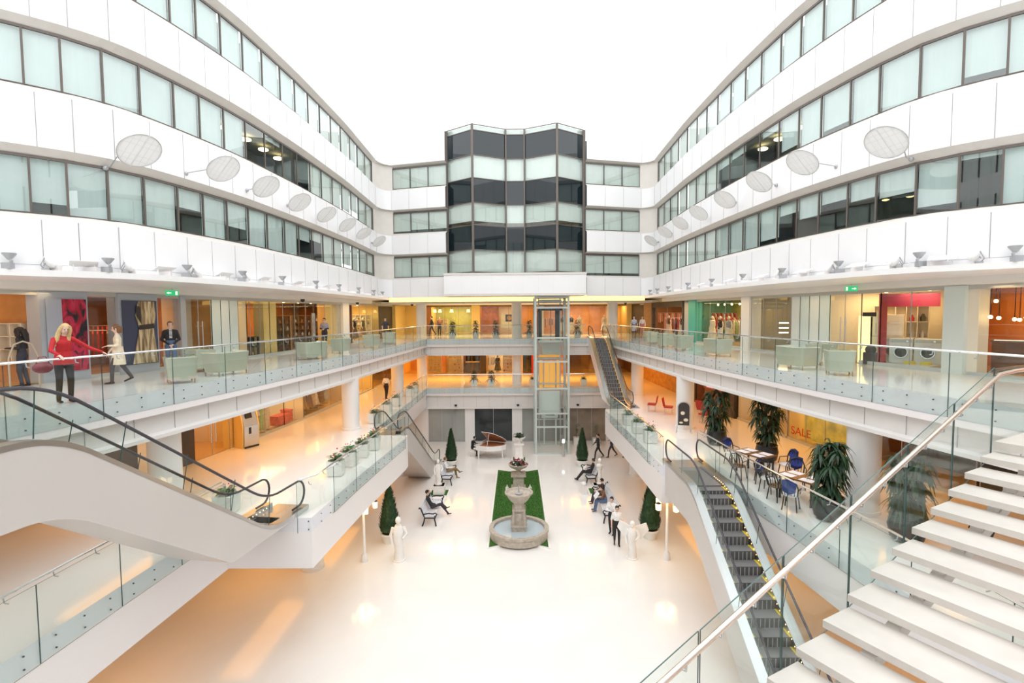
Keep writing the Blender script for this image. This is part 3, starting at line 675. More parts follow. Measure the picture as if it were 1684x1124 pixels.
def room(side, y0, y1, z, depth, wall, back=None, power=60, col=WARM2, floor='sfloor', lsize=(1.2, None), glassm='glshop', joints=1, handles=False, sill=.1, front=True, zt=None, parts=(1, 1)):
    NS[0] += 1; zt = zt or ZH[z]; yl = ys(y0, y1, max(2, int((y1 - y0) / .8)))
    g = G(); back = back or wall
    sweep(g, yl, [(SHP, z + .015, 2), (off(SHP, depth), z + .015, 1), (off(SHP, depth), zt - .03, 3), (SHP, zt - .03, 3)], side)
    for y in [q for q, k in zip((y0 + .02, y1 - .02), parts) if k]:
        a, b = SX(side, y), SX(side, y, depth); g.quad((*a, z), (*b, z), (*b, zt), (*a, zt), 0)
    struct(g, 'wall_shop_%d' % NS[0], [wall, back, floor, 'ceil'])
    if power:
        ym = (y0 + y1) / 2; area('shop_light', (side * (SHP(ym) + depth * .45), ym, zt - .08), depth * .5, (y1 - y0) * .6, power, col)
    if front: shopfront(side, y0, y1, z, zt, glassm, joints, handles, sill)
def shopfront(side, y0, y1, z, zt, glassm='glshop', joints=1, handles=False, sill=.1):
    w = bpy.data.objects.new('window_shop_%d' % NS[0], None); COL.objects.link(w); w['kind'] = 'structure'
    yl = ys(y0, y1, max(2, int((y1 - y0) / .8)))
    g = G(); strip(g, [(*SX(side, y, 0), z + sill) for y in yl], [(*SX(side, y, 0), zt - .12) for y in yl]); g.build('pane', glassm, w, clean=False)
    g = G()
    for i in range(joints + 1):
        y = y0 + (y1 - y0) * i / joints; x, _ = SX(side, y); g.box(x - .012, y - .01, z + sill, x + .012, y + .01, zt - .1, 0)
    if sill > .03: sweep(g, yl, [(off(SHP, .05), z + sill, 1), (off(SHP, -.06), z + sill, 1), (off(SHP, -.06), z, 1)], side)
    g.build('frame', ['grey', 'plinth'], w)
    if handles:
        ym = (y0 + y1) / 2
        for dy in (-.12, .12):
            g = G(); x = SX(side, ym + dy, -.07)[0]; g.cyl((x, ym + dy, z + .55), (x, ym + dy, z + 1.75), .022, n=8); 
            for zz in (.75, 1.55): g.cyl((x, ym + dy, z + zz), (x + side * .08, ym + dy, z + zz), .012, n=6)
            g.build('door_handle', 'steel', w, smooth=True)
def pier(side, y0, y1, z, m, o0=-.12, o1=.5, zt=None, name=None):
    NS[0] += 1; zt = zt or ZH[z]; yl = ys(y0, y1, 2); g = G()
    sweep(g, yl, [(off(SHP, o1), z, 0), (off(SHP, o0), z, 0), (off(SHP, o0), zt, 0)], side)
    for y in (y0, y1): a, b = SX(side, y, o0), SX(side, y, o1); g.quad((*a, z), (*b, z), (*b, zt), (*a, zt))
    struct(g, 'wall_pier_%d' % NS[0], m)
# headers above the shop fronts
for side in (-1, 1):
    g = G(); yl = ys(3, 46, 44); sweep(g, yl, [(off(SHP, -.05), 10.83, 0), (off(SHP, -.05), 11.2, 0)], side); struct(g, 'trim_shop_header_' + SIDE[side], 'sgrey')

# left, upper gallery (near to far): deep rooms behind a line of glass fronts and solid panels
def front(side, y0, y1, z, **k): NS[0] += 1; shopfront(side, y0, y1, z, ZH[z], **k)
room(-1, 4, 15.3, L2, 3.6, 'sorange', 'sorange', 260, AMB, front=False)
room(-1, 15.35, 21.3, L2, 4.2, 'sorange', 'sbrown', 150, (1, .42, .14), front=False)
pier(-1, 15.0, 16.2, L2, 'pgrey', -.1, .3); front(-1, 16.2, 17.1, L2); pier(-1, 17.1, 18.5, L2, 'pgrey', -.1, .3); front(-1, 18.5, 19.5, L2); pier(-1, 19.5, 19.75, L2, 'pgrey', -.1, .2)
room(-1, 21.35, 23.4, L2, 3.0, 'swhite', 'swhite', 60, WARM2, front=False); front(-1, 19.75, 21.2, L2, joints=2, handles=True, sill=.02)
NS[0] += 1; g = G(); g.quad((*SX(-1, 19.8, .9), L2), (*SX(-1, 21.4, .9), L2), (*SX(-1, 21.4, .9), ZH[L2]), (*SX(-1, 19.8, .9), ZH[L2])); g.quad((*SX(-1, 19.8, .05), L2), (*SX(-1, 19.8, .9), L2), (*SX(-1, 19.8, .9), ZH[L2]), (*SX(-1, 19.8, .05), ZH[L2])); struct(g, 'wall_shop_%d' % NS[0], 'swhite')
def frosted(side, y0, y1, z, n, m='frost'):
    NS[0] += 1; g = G()
    for i in range(n):
        a, b = y0 + (y1 - y0) * i / n, y0 + (y1 - y0) * (i + 1) / n; pa, pb = SX(side, a, .0), SX(side, b, .0); g.ext([(*pa, z), (*pb, z), (*pb, ZH[z]), (*pa, ZH[z])], (side * .05, 0, 0), i % 2)
        x, _ = SX(side, a, -.005); g.box(x - .008, a - .012, z, x + .008, a + .012, ZH[z], 2)
    struct(g, 'wall_frosted_%d' % NS[0], [m, 'frost2', 'gledge'])
frosted(-1, 21.2, 22.8, L2, 3)
room(-1, 23.45, 35.6, L2, 4.2, 'sbrown', 'sorange', 280, (1, .45, .16), front=False)
front(-1, 22.85, 25.2, L2, joints=3); pier(-1, 25.2, 26.3, L2, 'syellow', .3, .8); front(-1, 25.2, 29.9, L2, joints=4); front(-1, 29.9, 33.6, L2, joints=3); pier(-1, 32.2, 33.8, L2, 'syellow', .4, .9); pier(-1, 33.8, 34.9, L2, 'whitem', -.1, .6)
room(-1, 35.65, 41.4, L2, 3.2, 'syellow', 'syellow', 260, WARM2, joints=4); pier(-1, 41.5, 45.5, L2, 'sdark', .0, .5); pier(-1, 45.5, 49.4, L2, 'syellow', -.3, .5)
# right, upper gallery
room(1, 4, 15.8, L2, 3.6, 'sbrown', 'sorange', 190, AMB, joints=6, parts=(1, 0)); pier(1, 15.6, 15.85, L2, 'swhite', -.02, .3); pier(1, 15.85, 16.4, L2, 'spale', -.15, .3)
room(1, 15.8, 18.85, L2, 3.6, 'swhite', 'sorange', 0, WARM2, front=False, parts=(0, 0)); room(1, 18.85, 21.0, L2, 3.6, 'swhite', 'swhite', 110, WARM2, front=False, parts=(0, 1))
area('shop_light', (14.35, 18.0, ZH[L2] - .08), .8, 1.6, 60, WARM2); area('shop_light', (16.2, 16.6, ZH[L2] - .08), 1, 1, 70, AMB)
NS[0] += 1; g = G(); g.quad((13.95, 16.1, L2), (16.62, 18.85, L2), (16.62, 18.85, ZH[L2]), (13.95, 16.1, ZH[L2]), 0); g.quad((14.03, 16.05, L2), (16.68, 18.8, L2), (16.68, 18.8, ZH[L2]), (14.03, 16.05, ZH[L2]), 1); struct(g, 'wall_shop_%d' % NS[0], ['swhite', 'sorange'], clean=False); front(1, 16.4, 18.6, L2, joints=2, sill=.12); front(1, 18.6, 19.4, L2, sill=.12); front(1, 19.4, 20.95, L2, joints=2, handles=True, sill=.02)
frosted(1, 20.95, 23.3, L2, 4)
room(1, 23.3, 27.2, L2, 3.5, 'sgrey', 'sgrey', 36, WARM2, front=False); front(1, 23.3, 26.5, L2, joints=3); pier(1, 26.5, 27.3, L2, 'whitem', -.12, .5)
room(1, 27.25, 35.2, L2, 3.2, 'steal', 'sgreen', 260, WARM2, front=False); front(1, 27.3, 33.1, L2, joints=3); pier(1, 33.1, 34.2, L2, 'steal', -.15, .3); pier(1, 34.2, 35.2, L2, 'sgrey', -.05, .3)
room(1, 35.3, 44.4, L2, 3.2, 'sbrown', 'sorange', 260, (1, .6, .35), front=False); front(1, 35.4, 42.0, L2, joints=2); pier(1, 42.1, 44.5, L2, 'wood', -.1, .4); pier(1, 44.5, 49.4, L2, 'sdark', 0, .5)
for y0, y1 in ((35.2, 35.45), (41.9, 42.15)): pier(1, y0, y1, L2, 'sdark', -.12, .3)
NS[0] += 1; g = G(); sweep(g, ys(35.2, 42.1, 4), [(off(SHP, -.12), 10.95, 0), (off(SHP, -.12), 10.55, 0), (off(SHP, .2), 10.55, 0)], 1); struct(g, 'trim_dark_shop', 'sdark')
# left, mezzanine
pier(-1, 3, 17.6, L1, 'sdark', 0, .5); pier(-1, 17.6, 18.9, L1, 'swhite', 0, .5); pier(-1, 18.9, 19.9, L1, 'sdark', -.1, .5)
room(-1, 19.9, 23.2, L1, 2.6, 'swhite', 'swhite', 70, WARM, front=False); front(-1, 19.9, 22.0, L1, joints=2, handles=True, sill=.02); pier(-1, 22.0, 22.9, L1, 'syellow', -.0, .3)
room(-1, 23.25, 28.2, L1, 2.4, 'swhite', 'swhite', 110, WARM2, front=False); front(-1, 22.9, 26.2, L1, joints=2); front(-1, 26.2, 28.2, L1, joints=2)
room(-1, 28.25, 34.4, L1, 2.2, 'swhite', 'sbrown', 70, WARM, front=False); front(-1, 28.2, 33.4, L1, joints=3, sill=.15); room(-1, 34.45, 39.6, L1, 2.2, 'syellow', 'swhite', 150, WARM2, front=False); front(-1, 33.5, 39.2, L1, joints=3); room(-1, 39.65, 45.0, L1, 2.0, 'sbrown', 'sbrown', 50, WARM, joints=2); pier(-1, 45.1, 49.4, L1, 'syellow', -.1, .5)
# right, mezzanine
room(1, 3, 15.4, L1, 3, 'sdark', 'sdark', 10, WARM, joints=5); room(1, 15.5, 19.8, L1, 2.5, 'sbrown', 'sdark', 25, WARM, joints=2); room(1, 19.9, 23.3, L1, 2.0, 'syellow', 'syellow', 75, (1, .8, .25), joints=3)
room(1, 23.4, 27.6, L1, 2.2, 'swhite', 'swhite', 45, WARM2, joints=3); pier(1, 27.7, 28.6, L1, 'sdark', -.2, .5); room(1, 28.6, 33.0, L1, 4, 'sbrown', 'sdark', 50, (1, .4, .3), joints=1, front=False)
pier(1, 33.0, 35.0, L1, 'sdark', -.1, .5); pier(1, 35.0, 45.0, L1, 'wood2', .0, .5); pier(1, 45, 49.4, L1, 'sdark', 0, .5)
# back galleries: walls of the shops at Y = SHOPY
def backroom(x0, x1, z, wall, back, power, col, depth=3.0, joints=2, front=True, floor='sfloor'):
    NS[0] += 1; zt = 10.96 if z == L2 else L2 - 1.31; Y = SHOPY; g = G()
    g.quad((x0, Y, z + .015), (x1, Y, z + .015), (x1, Y + depth, z + .015), (x0, Y + depth, z + .015), 2); g.quad((x0, Y + depth, z), (x1, Y + depth, z), (x1, Y + depth, zt), (x0, Y + depth, zt), 1); g.quad((x0, Y, zt - .02), (x1, Y, zt - .02), (x1, Y + depth, zt - .02), (x0, Y + depth, zt - .02), 3)
    for x in (x0 + .01, x1 - .01): g.quad((x, Y, z), (x, Y + depth, z), (x, Y + depth, zt), (x, Y, zt), 0)
    struct(g, 'wall_shop_%d' % NS[0], [wall, back, floor, 'ceil'])
    if power: area('shop_light', ((x0 + x1) / 2, Y + depth * .4, zt - .08), (x1 - x0) * .7, depth * .5, power, col)
    if front:
        w = bpy.data.objects.new('window_shop_%d' % NS[0], None); COL.objects.link(w); w['kind'] = 'structure'
        g = G(); g.quad((x0, Y, z + .03), (x1, Y, z + .03), (x1, Y, zt - .1), (x0, Y, zt - .1)); g.build('pane', 'glshop', w, clean=False)
        g = G()
        for i in range(joints + 1): x = x0 + (x1 - x0) * i / joints; g.box(x - .012, Y - .012, z, x + .012, Y + .012, zt, 0)
        g.box(x0, Y - .03, zt - .14, x1, Y + .03, zt, 0); g.build('frame', 'wood', w)
def backpier(x0, x1, z, m, o=-.25):
    NS[0] += 1; g = G(); g.box(x0, SHOPY + o, z, x1, SHOPY + .4, 10.96 if z == L2 else L2 - 1.31); struct(g, 'wall_pier_%d' % NS[0], m)
backpier(-11.3, -9.4, L2, 'syellow'); backroom(-9.4, -8.3, L2, 'syellow', 'sorange', 38, WARM2); backroom(-8.3, -4.35, L2, 'syellow', 'sgreen', 209, WARM2, joints=3); backpier(-4.35, -3.55, L2, 'syellow'); backroom(-3.55, -1.75, L2, 'wood2', 'wood2', 85, WARM, joints=1); backroom(-1.75, .2, L2, 'wood2', 'swhite', 85, WARM2, joints=2); backroom(.2, 2.0, L2, 'wood2', 'syellow', 85, WARM, joints=2); backpier(2.0, 2.6, L2, 'sgrey')
backroom(2.6, 9.2, L2, 'swhite', 'sorange', 323, (1, .66, .42), joints=3, depth=3.5); backroom(9.2, 10.6, L2, 'syellow', 'syellow', 76, WARM2, joints=1); backpier(10.6, 11.3, L2, 'syellow')
backroom(-11.0, -6.9, L1, 'syellow', 'sorange', 171, WARM, joints=2); backroom(-6.9, -5.2, L1, 'wood2', 'swhite', 95, WARM2, joints=1); backroom(-5.2, -3.6, L1, 'sbrown', 'sdark', 57, WARM); backpier(-3.6, -3.0, L1, 'sdark'); backroom(-3.0, -.35, L1, 'wood2', 'swhite', 152, WARM2, joints=2); backpier(-.35, .55, L1, 'syellow'); backroom(.55, 1.4, L1, 'sdark', 'sdark', 9, WARM); backpier(1.4, 1.9, L1, 'sred', -.1); backpier(1.9, 4.8, L1, 'wood2', 0); backroom(4.8, 11, L1, 'sbrown', 'sbrown', 38, WARM, joints=3)

# ---------- corridor ceiling lights ----------
for side in (-1, 1):
    for y, p in ((9, 60), (15.5, 100), (21.5, 125), (27.5, 125), (33.5, 130), (40, 140)):
        area('ceiling_light', (side * (SHP(y) - 1.7 if y < 38 else 9.2), y, L2 - 1.33), 1.0, 4.0, p, WARM)
    for y, p in ((12, 100), (20, 120), (28, 120), (36, 90)): area('ceiling_light', (side * (10.2 if y > 15 else 11), y, L1 - 1.53), 1.2, 5.0, p, WARM)
    for y, p in ((13, 25), (20, 30), (27, 40), (34, 70)): area('ceiling_light', (side * (SHP(y) - .9), y, 10.9), .35, 4.5, p, WARM2)
for x in (-6, 0, 6):
    area('ceiling_light', (x, 44.6, 10.9), 4.5, 1.2, 420, WARM2); area('ceiling_light', (x, 45, L2 - 1.33), 4.5, 1.4, 480, WARM)
for sd, x, y, z in LITW:
    pass
# ---------- fittings on the facades ----------
M['leafd'] = mat('leaf_dark', (.016, .050, .018), .5, var=.35, scale=4); M['leafm'] = mat('leaf_mid', (.07, .17, .05), .5, var=.35, scale=5)
M['conif'] = mat('conifer_green', (.022, .062, .020), .7, var=.4, scale=9); M['soil'] = mat('soil', (.05, .035, .025), .9); M['trunk'] = mat('bark', (.20, .13, .08), .8, var=.3, scale=8)
M['potw'] = mat('planter_white', (.80, .80, .76), .4); M['pink'] = mat('flower_pink', (.75, .12, .18), .6); M['fwhite'] = mat('flower_white', (.85, .75, .78), .6); M['fred'] = mat('flower_red', (.35, .02, .05), .6)
M['mesh'] = translucent('perforated_white', (.95, .95, .95)); M['marble'] = mat('statue_marble', (.86, .83, .79), .5, var=.04, scale=4); M['stonef'] = mat('fountain_stone', (.46, .40, .33), .7, var=.18, scale=7, bump=.3)
M['lawn'] = mat('lawn_green', (.035, .12, .012), .9, var=.35, scale=40); M['water'] = mat('pool_water', (.50, .58, .62), .05, spec=.8)
# light fittings standing on the ledge
LEDGE = lambda y: FAC(y) - (.62 if y < 15 else .52)
def uplight(side, y, nm):
    x = side * LEDGE(y); t = thing('uplight', nm, 'lamp', (x, y, FB), 0 if side < 0 else PI, 'grey uplights on the ledges')
    g = G(); g.box(-.11, -.07, 0, .11, .07, .15); g.build('gear_box', 'grey', t)
    g = G(); g.tube([(.08, 0, .1), (.10, 0, .2), (.06, 0, .24)], .035, 8); ar = g.build('arm', 'grey', t, smooth=True)
    g = G(); g.lathe(.05, 0, [(.03, .22), (.06, .25), (.14, .36), (.145, .39)], 16); g.build('lamp_head', 'grey', ar, smooth=True)
def flood(side, y, nm):
    x = side * LEDGE(y); t = thing('floodlight', nm, 'lamp', (x, y, FB), (.5 if side < 0 else PI - .5), 'white floodlights on the ledges')
    g = G(); rot = Matrix.Rotation(rad(62), 3, 'Y'); g.ell((0, 0, .22), (.19, .19, .09), 16, 0, rot); g.build('lamp_head', 'whitem', t, smooth=True)
    g = G(); g.tube([(-.06, -.16, .3), (-.16, -.12, .12), (-.12, 0, .02), (-.16, .12, .12), (-.06, .16, .3)], .014, 6); g.box(-.16, -.07, 0, 0, .07, .05); g.build('bracket', 'grey', t)
def plate(side, y, nm):
    x = side * LEDGE(y); t = thing('reflector_plate', nm, 'lamp', (x, y, FB), math.atan2(-side * (FAC(y + .3) - FAC(y - .3)), .6), 'tilted white reflector plates on the ledges')
    g = G(); g.ext([(-.14, -.3, .14), (.14, -.3, .26), (.14, .3, .26), (-.14, .3, .14)], (0, 0, .02)); g.build('plate', 'whitem', t)
    g = G()
    for yy in (-.22, .22): g.box(-.02, yy - .01, 0, .02, yy + .01, .2)
    g.build('bracket', 'whitem', t)
UL = {-1: [12.8, 14.1, 16.2, 18.6, 21.2, 24.3, 27.3, 30.6, 34.2, 36.7], 1: [13.0, 14.3, 16.6, 19.2, 22.0, 25.1, 28.4, 32.2, 35.0, 37.2]}
FL = {-1: [13.3, 14.5, 16.6, 18.9], 1: [13.5, 14.8, 17.0, 19.5]}; PL = {-1: [13.75, 15.5, 17.8, 20.0, 22.7, 25.8], 1: [13.95, 16.0, 18.15, 20.6, 23.4, 26.7]}
for side in (-1, 1):
    for L_, fn, w in ((UL, uplight, 'small grey uplight on a box'), (FL, flood, 'round white floodlight'), (PL, plate, 'tilted white reflector plate')):
        n = len(L_[side])
        for i, y in enumerate(L_[side]): fn(side, y, '%s on the %s ledge, %s from the back wall' % (w, SIDE[side], ORD[n - 1 - i]))
DISC = {-1: [(13.2, 14.4), (16.36, 14.82), (19.13, 14.94), (22.07, 14.99), (25.18, 15.07), (28.25, 15.09), (31.29, 15.1), (34.75, 15.1)], 1: [(13.6, 14.55), (16.87, 14.98), (19.83, 15.12), (23.04, 15.15), (26.32, 15.2), (29.23, 15.2), (32.21, 15.16), (35.55, 15.1)]}
for side in (-1, 1):
    for i, (y, z) in enumerate(DISC[side]):
        near = i == 0; ym = y + 1.0 if near else y; xw = PAN(ym); t = thing('reflector_disc', 'oval white perforated disc on the %s facade, %s one from the back wall' % (SIDE[side], ORD[7 - i]), 'reflector', (side * xw, ym, z), 0, 'oval white discs on the facades')
        cx = -side * (xw - (9.6 if near else 9.25)); cy = y - ym; nv = Vector((-side * .60, -.27, -.75)).normalized(); rot = Vector((0, 0, 1)).rotation_difference(nv).to_matrix() @ Matrix.Rotation(rad(side * 28), 3, 'Z')
        fix = lambda g: setattr(g, 'v', [tuple(rot @ Vector(p) + Vector((cx, cy, 0))) for p in g.v])
        g = G(); g.lathe(0, 0, [(.02, .012), (.49, .012), (.50, 0), (.49, -.012), (.02, -.012)], 36); fix(g); dk = g.build('disc', 'mesh', t, smooth=True)
        g = G(); g.tube([(.5 * math.cos(q), .5 * math.sin(q), 0) for q in [2 * PI * k / 36 for k in range(36)]], .013, 6, 0, True); fix(g); g.build('rim', 'steel', dk, smooth=True)
        g = G(); g.box(-.5, -.012, .012, .5, .012, .03)
        for k in (-3, -2, -1, 1, 2, 3): w_ = math.sqrt(max(0, .23 - (k * .15) ** 2)); g.box(k * .15 - .004, -w_, .012, k * .15 + .004, w_, .016); g.box(-w_, k * .15 - .004, .012, w_, k * .15 + .004, .016)
        fix(g); g.build('rib', 'whitem', dk)
        g = G(); g.tube([(0, .32, -.05), (-side * .25, .25, -.03), (cx * .75, .05 + cy, .03)], .014, 6); g.build('arm', 'grey', t)
        g = G(); g.ell((-side * .06, .32, -.05), .07, 10); g.build('mount', 'grey', t, smooth=True)
for side, y in ((-1, 18.4), (1, 19.0)):
    x = side * (SHP(y) - .75); t = thing('exit_sign', 'green exit sign hanging over the %s gallery' % SIDE[side], 'sign', (x, y, 10.93), rad(-side * 35) , 'green exit signs')
    g = G(); g.box(-.2, -.02, -.02, .2, .02, .17); g.build('panel', 'greensign', t)
    g = G(); a = -1 if side < 0 else 1; g.ext([(a * .02, -.022, .06), (a * .10, -.022, .06), (a * .10, -.022, .03), (a * .17, -.022, .075), (a * .10, -.022, .12), (a * .10, -.022, .09), (a * .02, -.022, .09)], (0, -.004, 0)); g.box(-a * .13 - .03, -.026, .01, -a * .13 + .03, -.022, .14); g.build('pictogram', 'signw', t)
    g = G(); g.cyl((0, 0, .17), (0, 0, .26), .01, n=6); g.build('hanger', 'grey', t)
for nm, (x, y, z) in (('black dome camera under the left soffit near the banner shop', (-10.9, 26, 10.93)), ('black dome camera under the left soffit beside the white pillar', (-10.6, 34, 10.93)), ('black dome camera under the back gallery ceiling, left of the first column', (-8.6, 42, 10.93)), ('black dome camera under the back gallery ceiling, right of the last column', (8.9, 42, 10.93)),
                      ('small black camera on the lower white band, left of the piano', (-4.85, BY + .15, L1 - 1.38)), ('small black camera on the lower white band, left of the lift', (.05, BY + .15, L1 - 1.38)), ('small black camera on the lower white band, right of the lift', (4.75, BY + .15, L1 - 1.38))):
    g = G(); g.lathe(x, y, [(.10, z + .05), (.11, z), (.09, z - .07), (.03, z - .11)], 12); tag(g.build('dome_camera', 'black', smooth=True), nm, 'camera', 'black dome cameras')

# ---------- plants ----------
def leaf(g, p, d, L, w, droop, m=0, n=4):
    p = Vector(p); d = Vector(d).normalized(); s = d.cross(Vector((0, 0, 1))); s = s.normalized() if s.length > .05 else Vector((1, 0, 0)); A = []; B = []
    for i in range(n + 1):
        t = i / n; q = p + d * L * t - Vector((0, 0, droop * L * t * t)); ww = w * math.sin(PI * min(.97, .12 + .88 * t)) * .5; A.append(q - s * ww); B.append(q + s * ww)
    strip(g, A, B, m)
def conifer(nm, x, y, h, r, seed, group='clipped conifers in white tubs', pot=True):
    rr = random.Random(seed); t = thing('potted_conifer', nm, 'tree', (x, y, 0), rr.random() * 6, group); z0 = .42
    g = G(); g.lathe(0, 0, [(.26, 0), (.36, .36), (.40, .37), (.40, .44), (.34, .44), (.33, .38)], 20); g.build('tub', 'potw', t, smooth=True)
    g = G(); g.lathe(0, 0, [(.33, .40), (.02, .41)], 16); g.build('soil', 'soil', t)
    g = G(); g.lathe(0, 0, [(.12, z0 - .02), (r * .86, z0 + .15), (r * .80, z0 + h * .3), (r * .45, z0 + h * .66), (r * .12, z0 + h * .92), (.01, z0 + h * .98)], 14)
    for i in range(1500):
        u = rr.random() ** 1.25; a = rr.random() * 2 * PI; ri = r * (1 - u) ** .82 * (.84 + .34 * rr.random()); ri = min(ri, r * (.6 + u * 4)); p = (ri * .93 * math.cos(a), ri * .93 * math.sin(a), z0 + .06 + u * h * .97)
        leaf(g, p, (math.cos(a) * .5, math.sin(a) * .5, 1.0 + rr.random()), .12 + .10 * rr.random(), .05, .1, 0, 2)
    g.build('foliage', 'conif', t, clean=False); g = G(); g.cyl((0, 0, .38), (0, 0, z0 + h * .5), .04); g.build('trunk', 'trunk', t)
conifer('clipped conifer in white tub by the far left bench', -4.42, 33.5, 2.05, .42, 1); conifer('clipped conifer in white tub by the far right bench', 4.28, 33.4, 2.05, .42, 2)
conifer('large clipped conifer beside the left lamp post, in front of the left bench', -5.75, 22.3, 2.15, .48, 3); conifer('large clipped conifer beside the right lamp post', 5.95, 22.6, 2.2, .50, 4)
PLANTS = []
def planter(nm, x, y, z, seed, s=.56, h=.52, kind=0, group='white planter boxes'):
    rr = random.Random(seed); t = thing('flower_box', nm, 'planter', (x, y, z), rr.uniform(-.12, .12), group)
    g = G(); g.cbox((0, 0, h / 2 + .03), (s * .92, s * .92, h), 0, 0, 1.08); g.cbox((0, 0, .02), (s * .8, s * .8, .04), 0); g.build('box', 'potw', t)
    g = G(); g.cbox((0, 0, h - .02), (s * .9, s * .9, .08)); g.build('soil', 'soil', t); g = G()
    for i in range(90 if kind == 0 else 70):
        a = rr.random() * 2 * PI; r = rr.random() * s * .35; up = rr.uniform(.3, 1.4); leaf(g, (r * math.cos(a), r * math.sin(a), h + rr.uniform(0, .2 if kind == 0 else .75)), (math.cos(a), math.sin(a), up), rr.uniform(.12, .26), .085, .5, 0, 3)
    if kind == 1:
        for i in range(150): a = rr.random() * 2 * PI; q = rr.random(); leaf(g, (.10 * math.cos(a), .10 * math.sin(a), h + q * (.95 if z > 6 else .75)), (math.cos(a), math.sin(a), rr.uniform(.1, 1.2)), rr.uniform(.18, .34) * (1.1 - .4 * q), .09, .7, 0, 3)
        g.cyl((0, 0, h), (0, 0, h + .7), .02, n=6)
        for i in range(16): a = rr.random() * 2 * PI; leaf(g, (.1 * math.cos(a), .1 * math.sin(a), h + .05), (math.cos(a), math.sin(a), .3), .5, .07, .9, 0, 3)
    g.build('foliage', 'leafm' if kind == 0 else 'leafd', t, clean=False)
    if kind == 0:
        g = G()
        for i in range(7): a = rr.random() * 2 * PI; r = rr.random() * s * .4; g.ell((r * math.cos(a), r * math.sin(a), h + rr.uniform(.2, .42)), rr.uniform(.02, .035), 6, i % 2)
        g.build('flowers', ['pink', 'fwhite'], t, smooth=True)
planter('white flower box seen through the big near escalator glass', -8.62, 14.75, L1, 11)
for i, (x, y) in enumerate([(-6.62, 18.25), (-6.50, 19.4), (-6.38, 20.6), (-6.24, 21.75)]): planter('white flower box behind the left mezzanine glass, %s of the four before the far escalator' % ORD[i], x, y, L1, 20 + i)
for i, (x, y) in enumerate([(-7.68, 27.1), (-7.7, 29.75), (-7.72, 32.1), (-7.6, 35.9), (-7.62, 37.7)]): planter('white flower box along the far left mezzanine glass, %s from the escalator' % ORD[i], x, y, L1, 30 + i)
for i, (x, y) in enumerate([(5.95, 22.7), (5.84, 24.55), (5.75, 26.3)]): planter('white flower box behind the right mezzanine glass, %s from the near escalator' % ORD[i], x, y, L1, 40 + i)
for i, x in enumerate([-3.44, -2.07, 1.22, 5.3]): planter('white box with tall bushy plant on the lower back gallery, %s from the left' % ORD[i], x, 40.7, L1, 50 + i, .5, .5, 1 if i < 2 else 0)
for i, x in enumerate([-5.15, -3.3, -1.7, 1.0, 4.85]): planter('white box with dark leafy plant on the upper back gallery, %s from the left' % ORD[i], x, 41.0, L2, 60 + i, .5, .45, 1)
def dracaena(nm, x, y, z, h, seed, r, low):
    """several leaning stems, each carrying whorls of long drooping leaves."""
    rr = random.Random(seed); t = thing('potted_tree', nm, 'tree', (x, y, z), 0, 'big potted trees around the cafe')
    g = G(); g.lathe(0, 0, [(.24, 0), (.36, .10), (.42, .40), (.37, .62), (.40, .66), (.36, .66), (.33, .58)], 22); g.build('pot', 'black', t, smooth=True)
    g = G(); g.lathe(0, 0, [(.33, .59), (.02, .60)], 12); g.build('soil', 'soil', t); g = G(); gl = G()
    for k in range(5):
        a = 2 * PI * k / 5 + rr.uniform(-.3, .3); cx, cy = .16 * math.cos(a), .16 * math.sin(a); g.tube([(cx * .5, cy * .5, .5), (cx * .8, cy * .8, h * .5), (cx * 1.2, cy * 1.2, h * .9)], [.045, .04, .03], 8)
    tips = [(0, 0, h)]
    for k in range(17):
        f = (k + .5) / 17; zz = h * (1 - f * .58); a = k * 2.4; q = r * (.25 + .55 * math.sin(PI * min(1, .25 + f * .75))) ; tips.append((q * math.cos(a), q * math.sin(a), zz))
    for k in range(low): a = k * 2.1 + 1; tips.append((r * .42 * math.cos(a), r * .42 * math.sin(a), h * rr.uniform(.36, .46)))
    for (tx, ty, tz) in tips:
        g.tube([(tx * .2, ty * .2, tz - .3), (tx * .6, ty * .6, tz - .08), (tx, ty, tz)], .013, 5)
        for i in range(26):
            a = rr.random() * 2 * PI; leaf(gl, (tx, ty, tz + rr.uniform(-.10, .06)), (math.cos(a) + tx * .8, math.sin(a) + ty * .8, rr.uniform(-.2, 1.2)), rr.uniform(.26, .46), .075, rr.uniform(.7, 1.6), 0, 4)
    g.build('trunk', 'trunk', t, smooth=True); gl.build('foliage', 'leafd', t, clean=False)
dracaena('big drooping-leaf tree nearest the chalkboard', 8.75, 22.3, L1, 2.35, 71, .52, 3)
dracaena('big drooping-leaf tree behind the far cafe table', 9.72, 19.75, L1, 2.45, 72, .50, 3)
dracaena('big drooping-leaf tree just left of the near white column', 8.72, 14.15, L1, 2.15, 73, .38, 6)
dracaena('big drooping-leaf tree right of the near white column', 9.85, 12.75, L1, 2.2, 74, .40, 7)
def palm(nm, x, y, seed):
    rr = random.Random(seed); t = thing('potted_palm', nm, 'plant', (x, y, 0), 0, 'sparse palms in white pots'); g = G(); g.cbox((0, 0, .27), (.5, .5, .54), 0, 0, 1.05); g.build('pot', 'potw', t); g = G(); g.tube([(0, 0, .5), (.03, 0, 1.0), (0, .02, 1.35)], .025, 6); g.build('stem', 'trunk', t); g = G()
    for i in range(46): a = rr.random() * 2 * PI; leaf(g, (0, 0, rr.uniform(.9, 1.5)), (math.cos(a), math.sin(a), rr.uniform(.2, 1.6)), rr.uniform(.3, .55), .03, .5, 0, 3)
    g.build('foliage', 'leafm', t, clean=False)
palm('sparse palm in square white pot by the brown glass wall right of the lift', 4.6, 39.2, 81); palm('sparse palm in white pot behind the man in dark suit', 6.05, 38.9, 82)

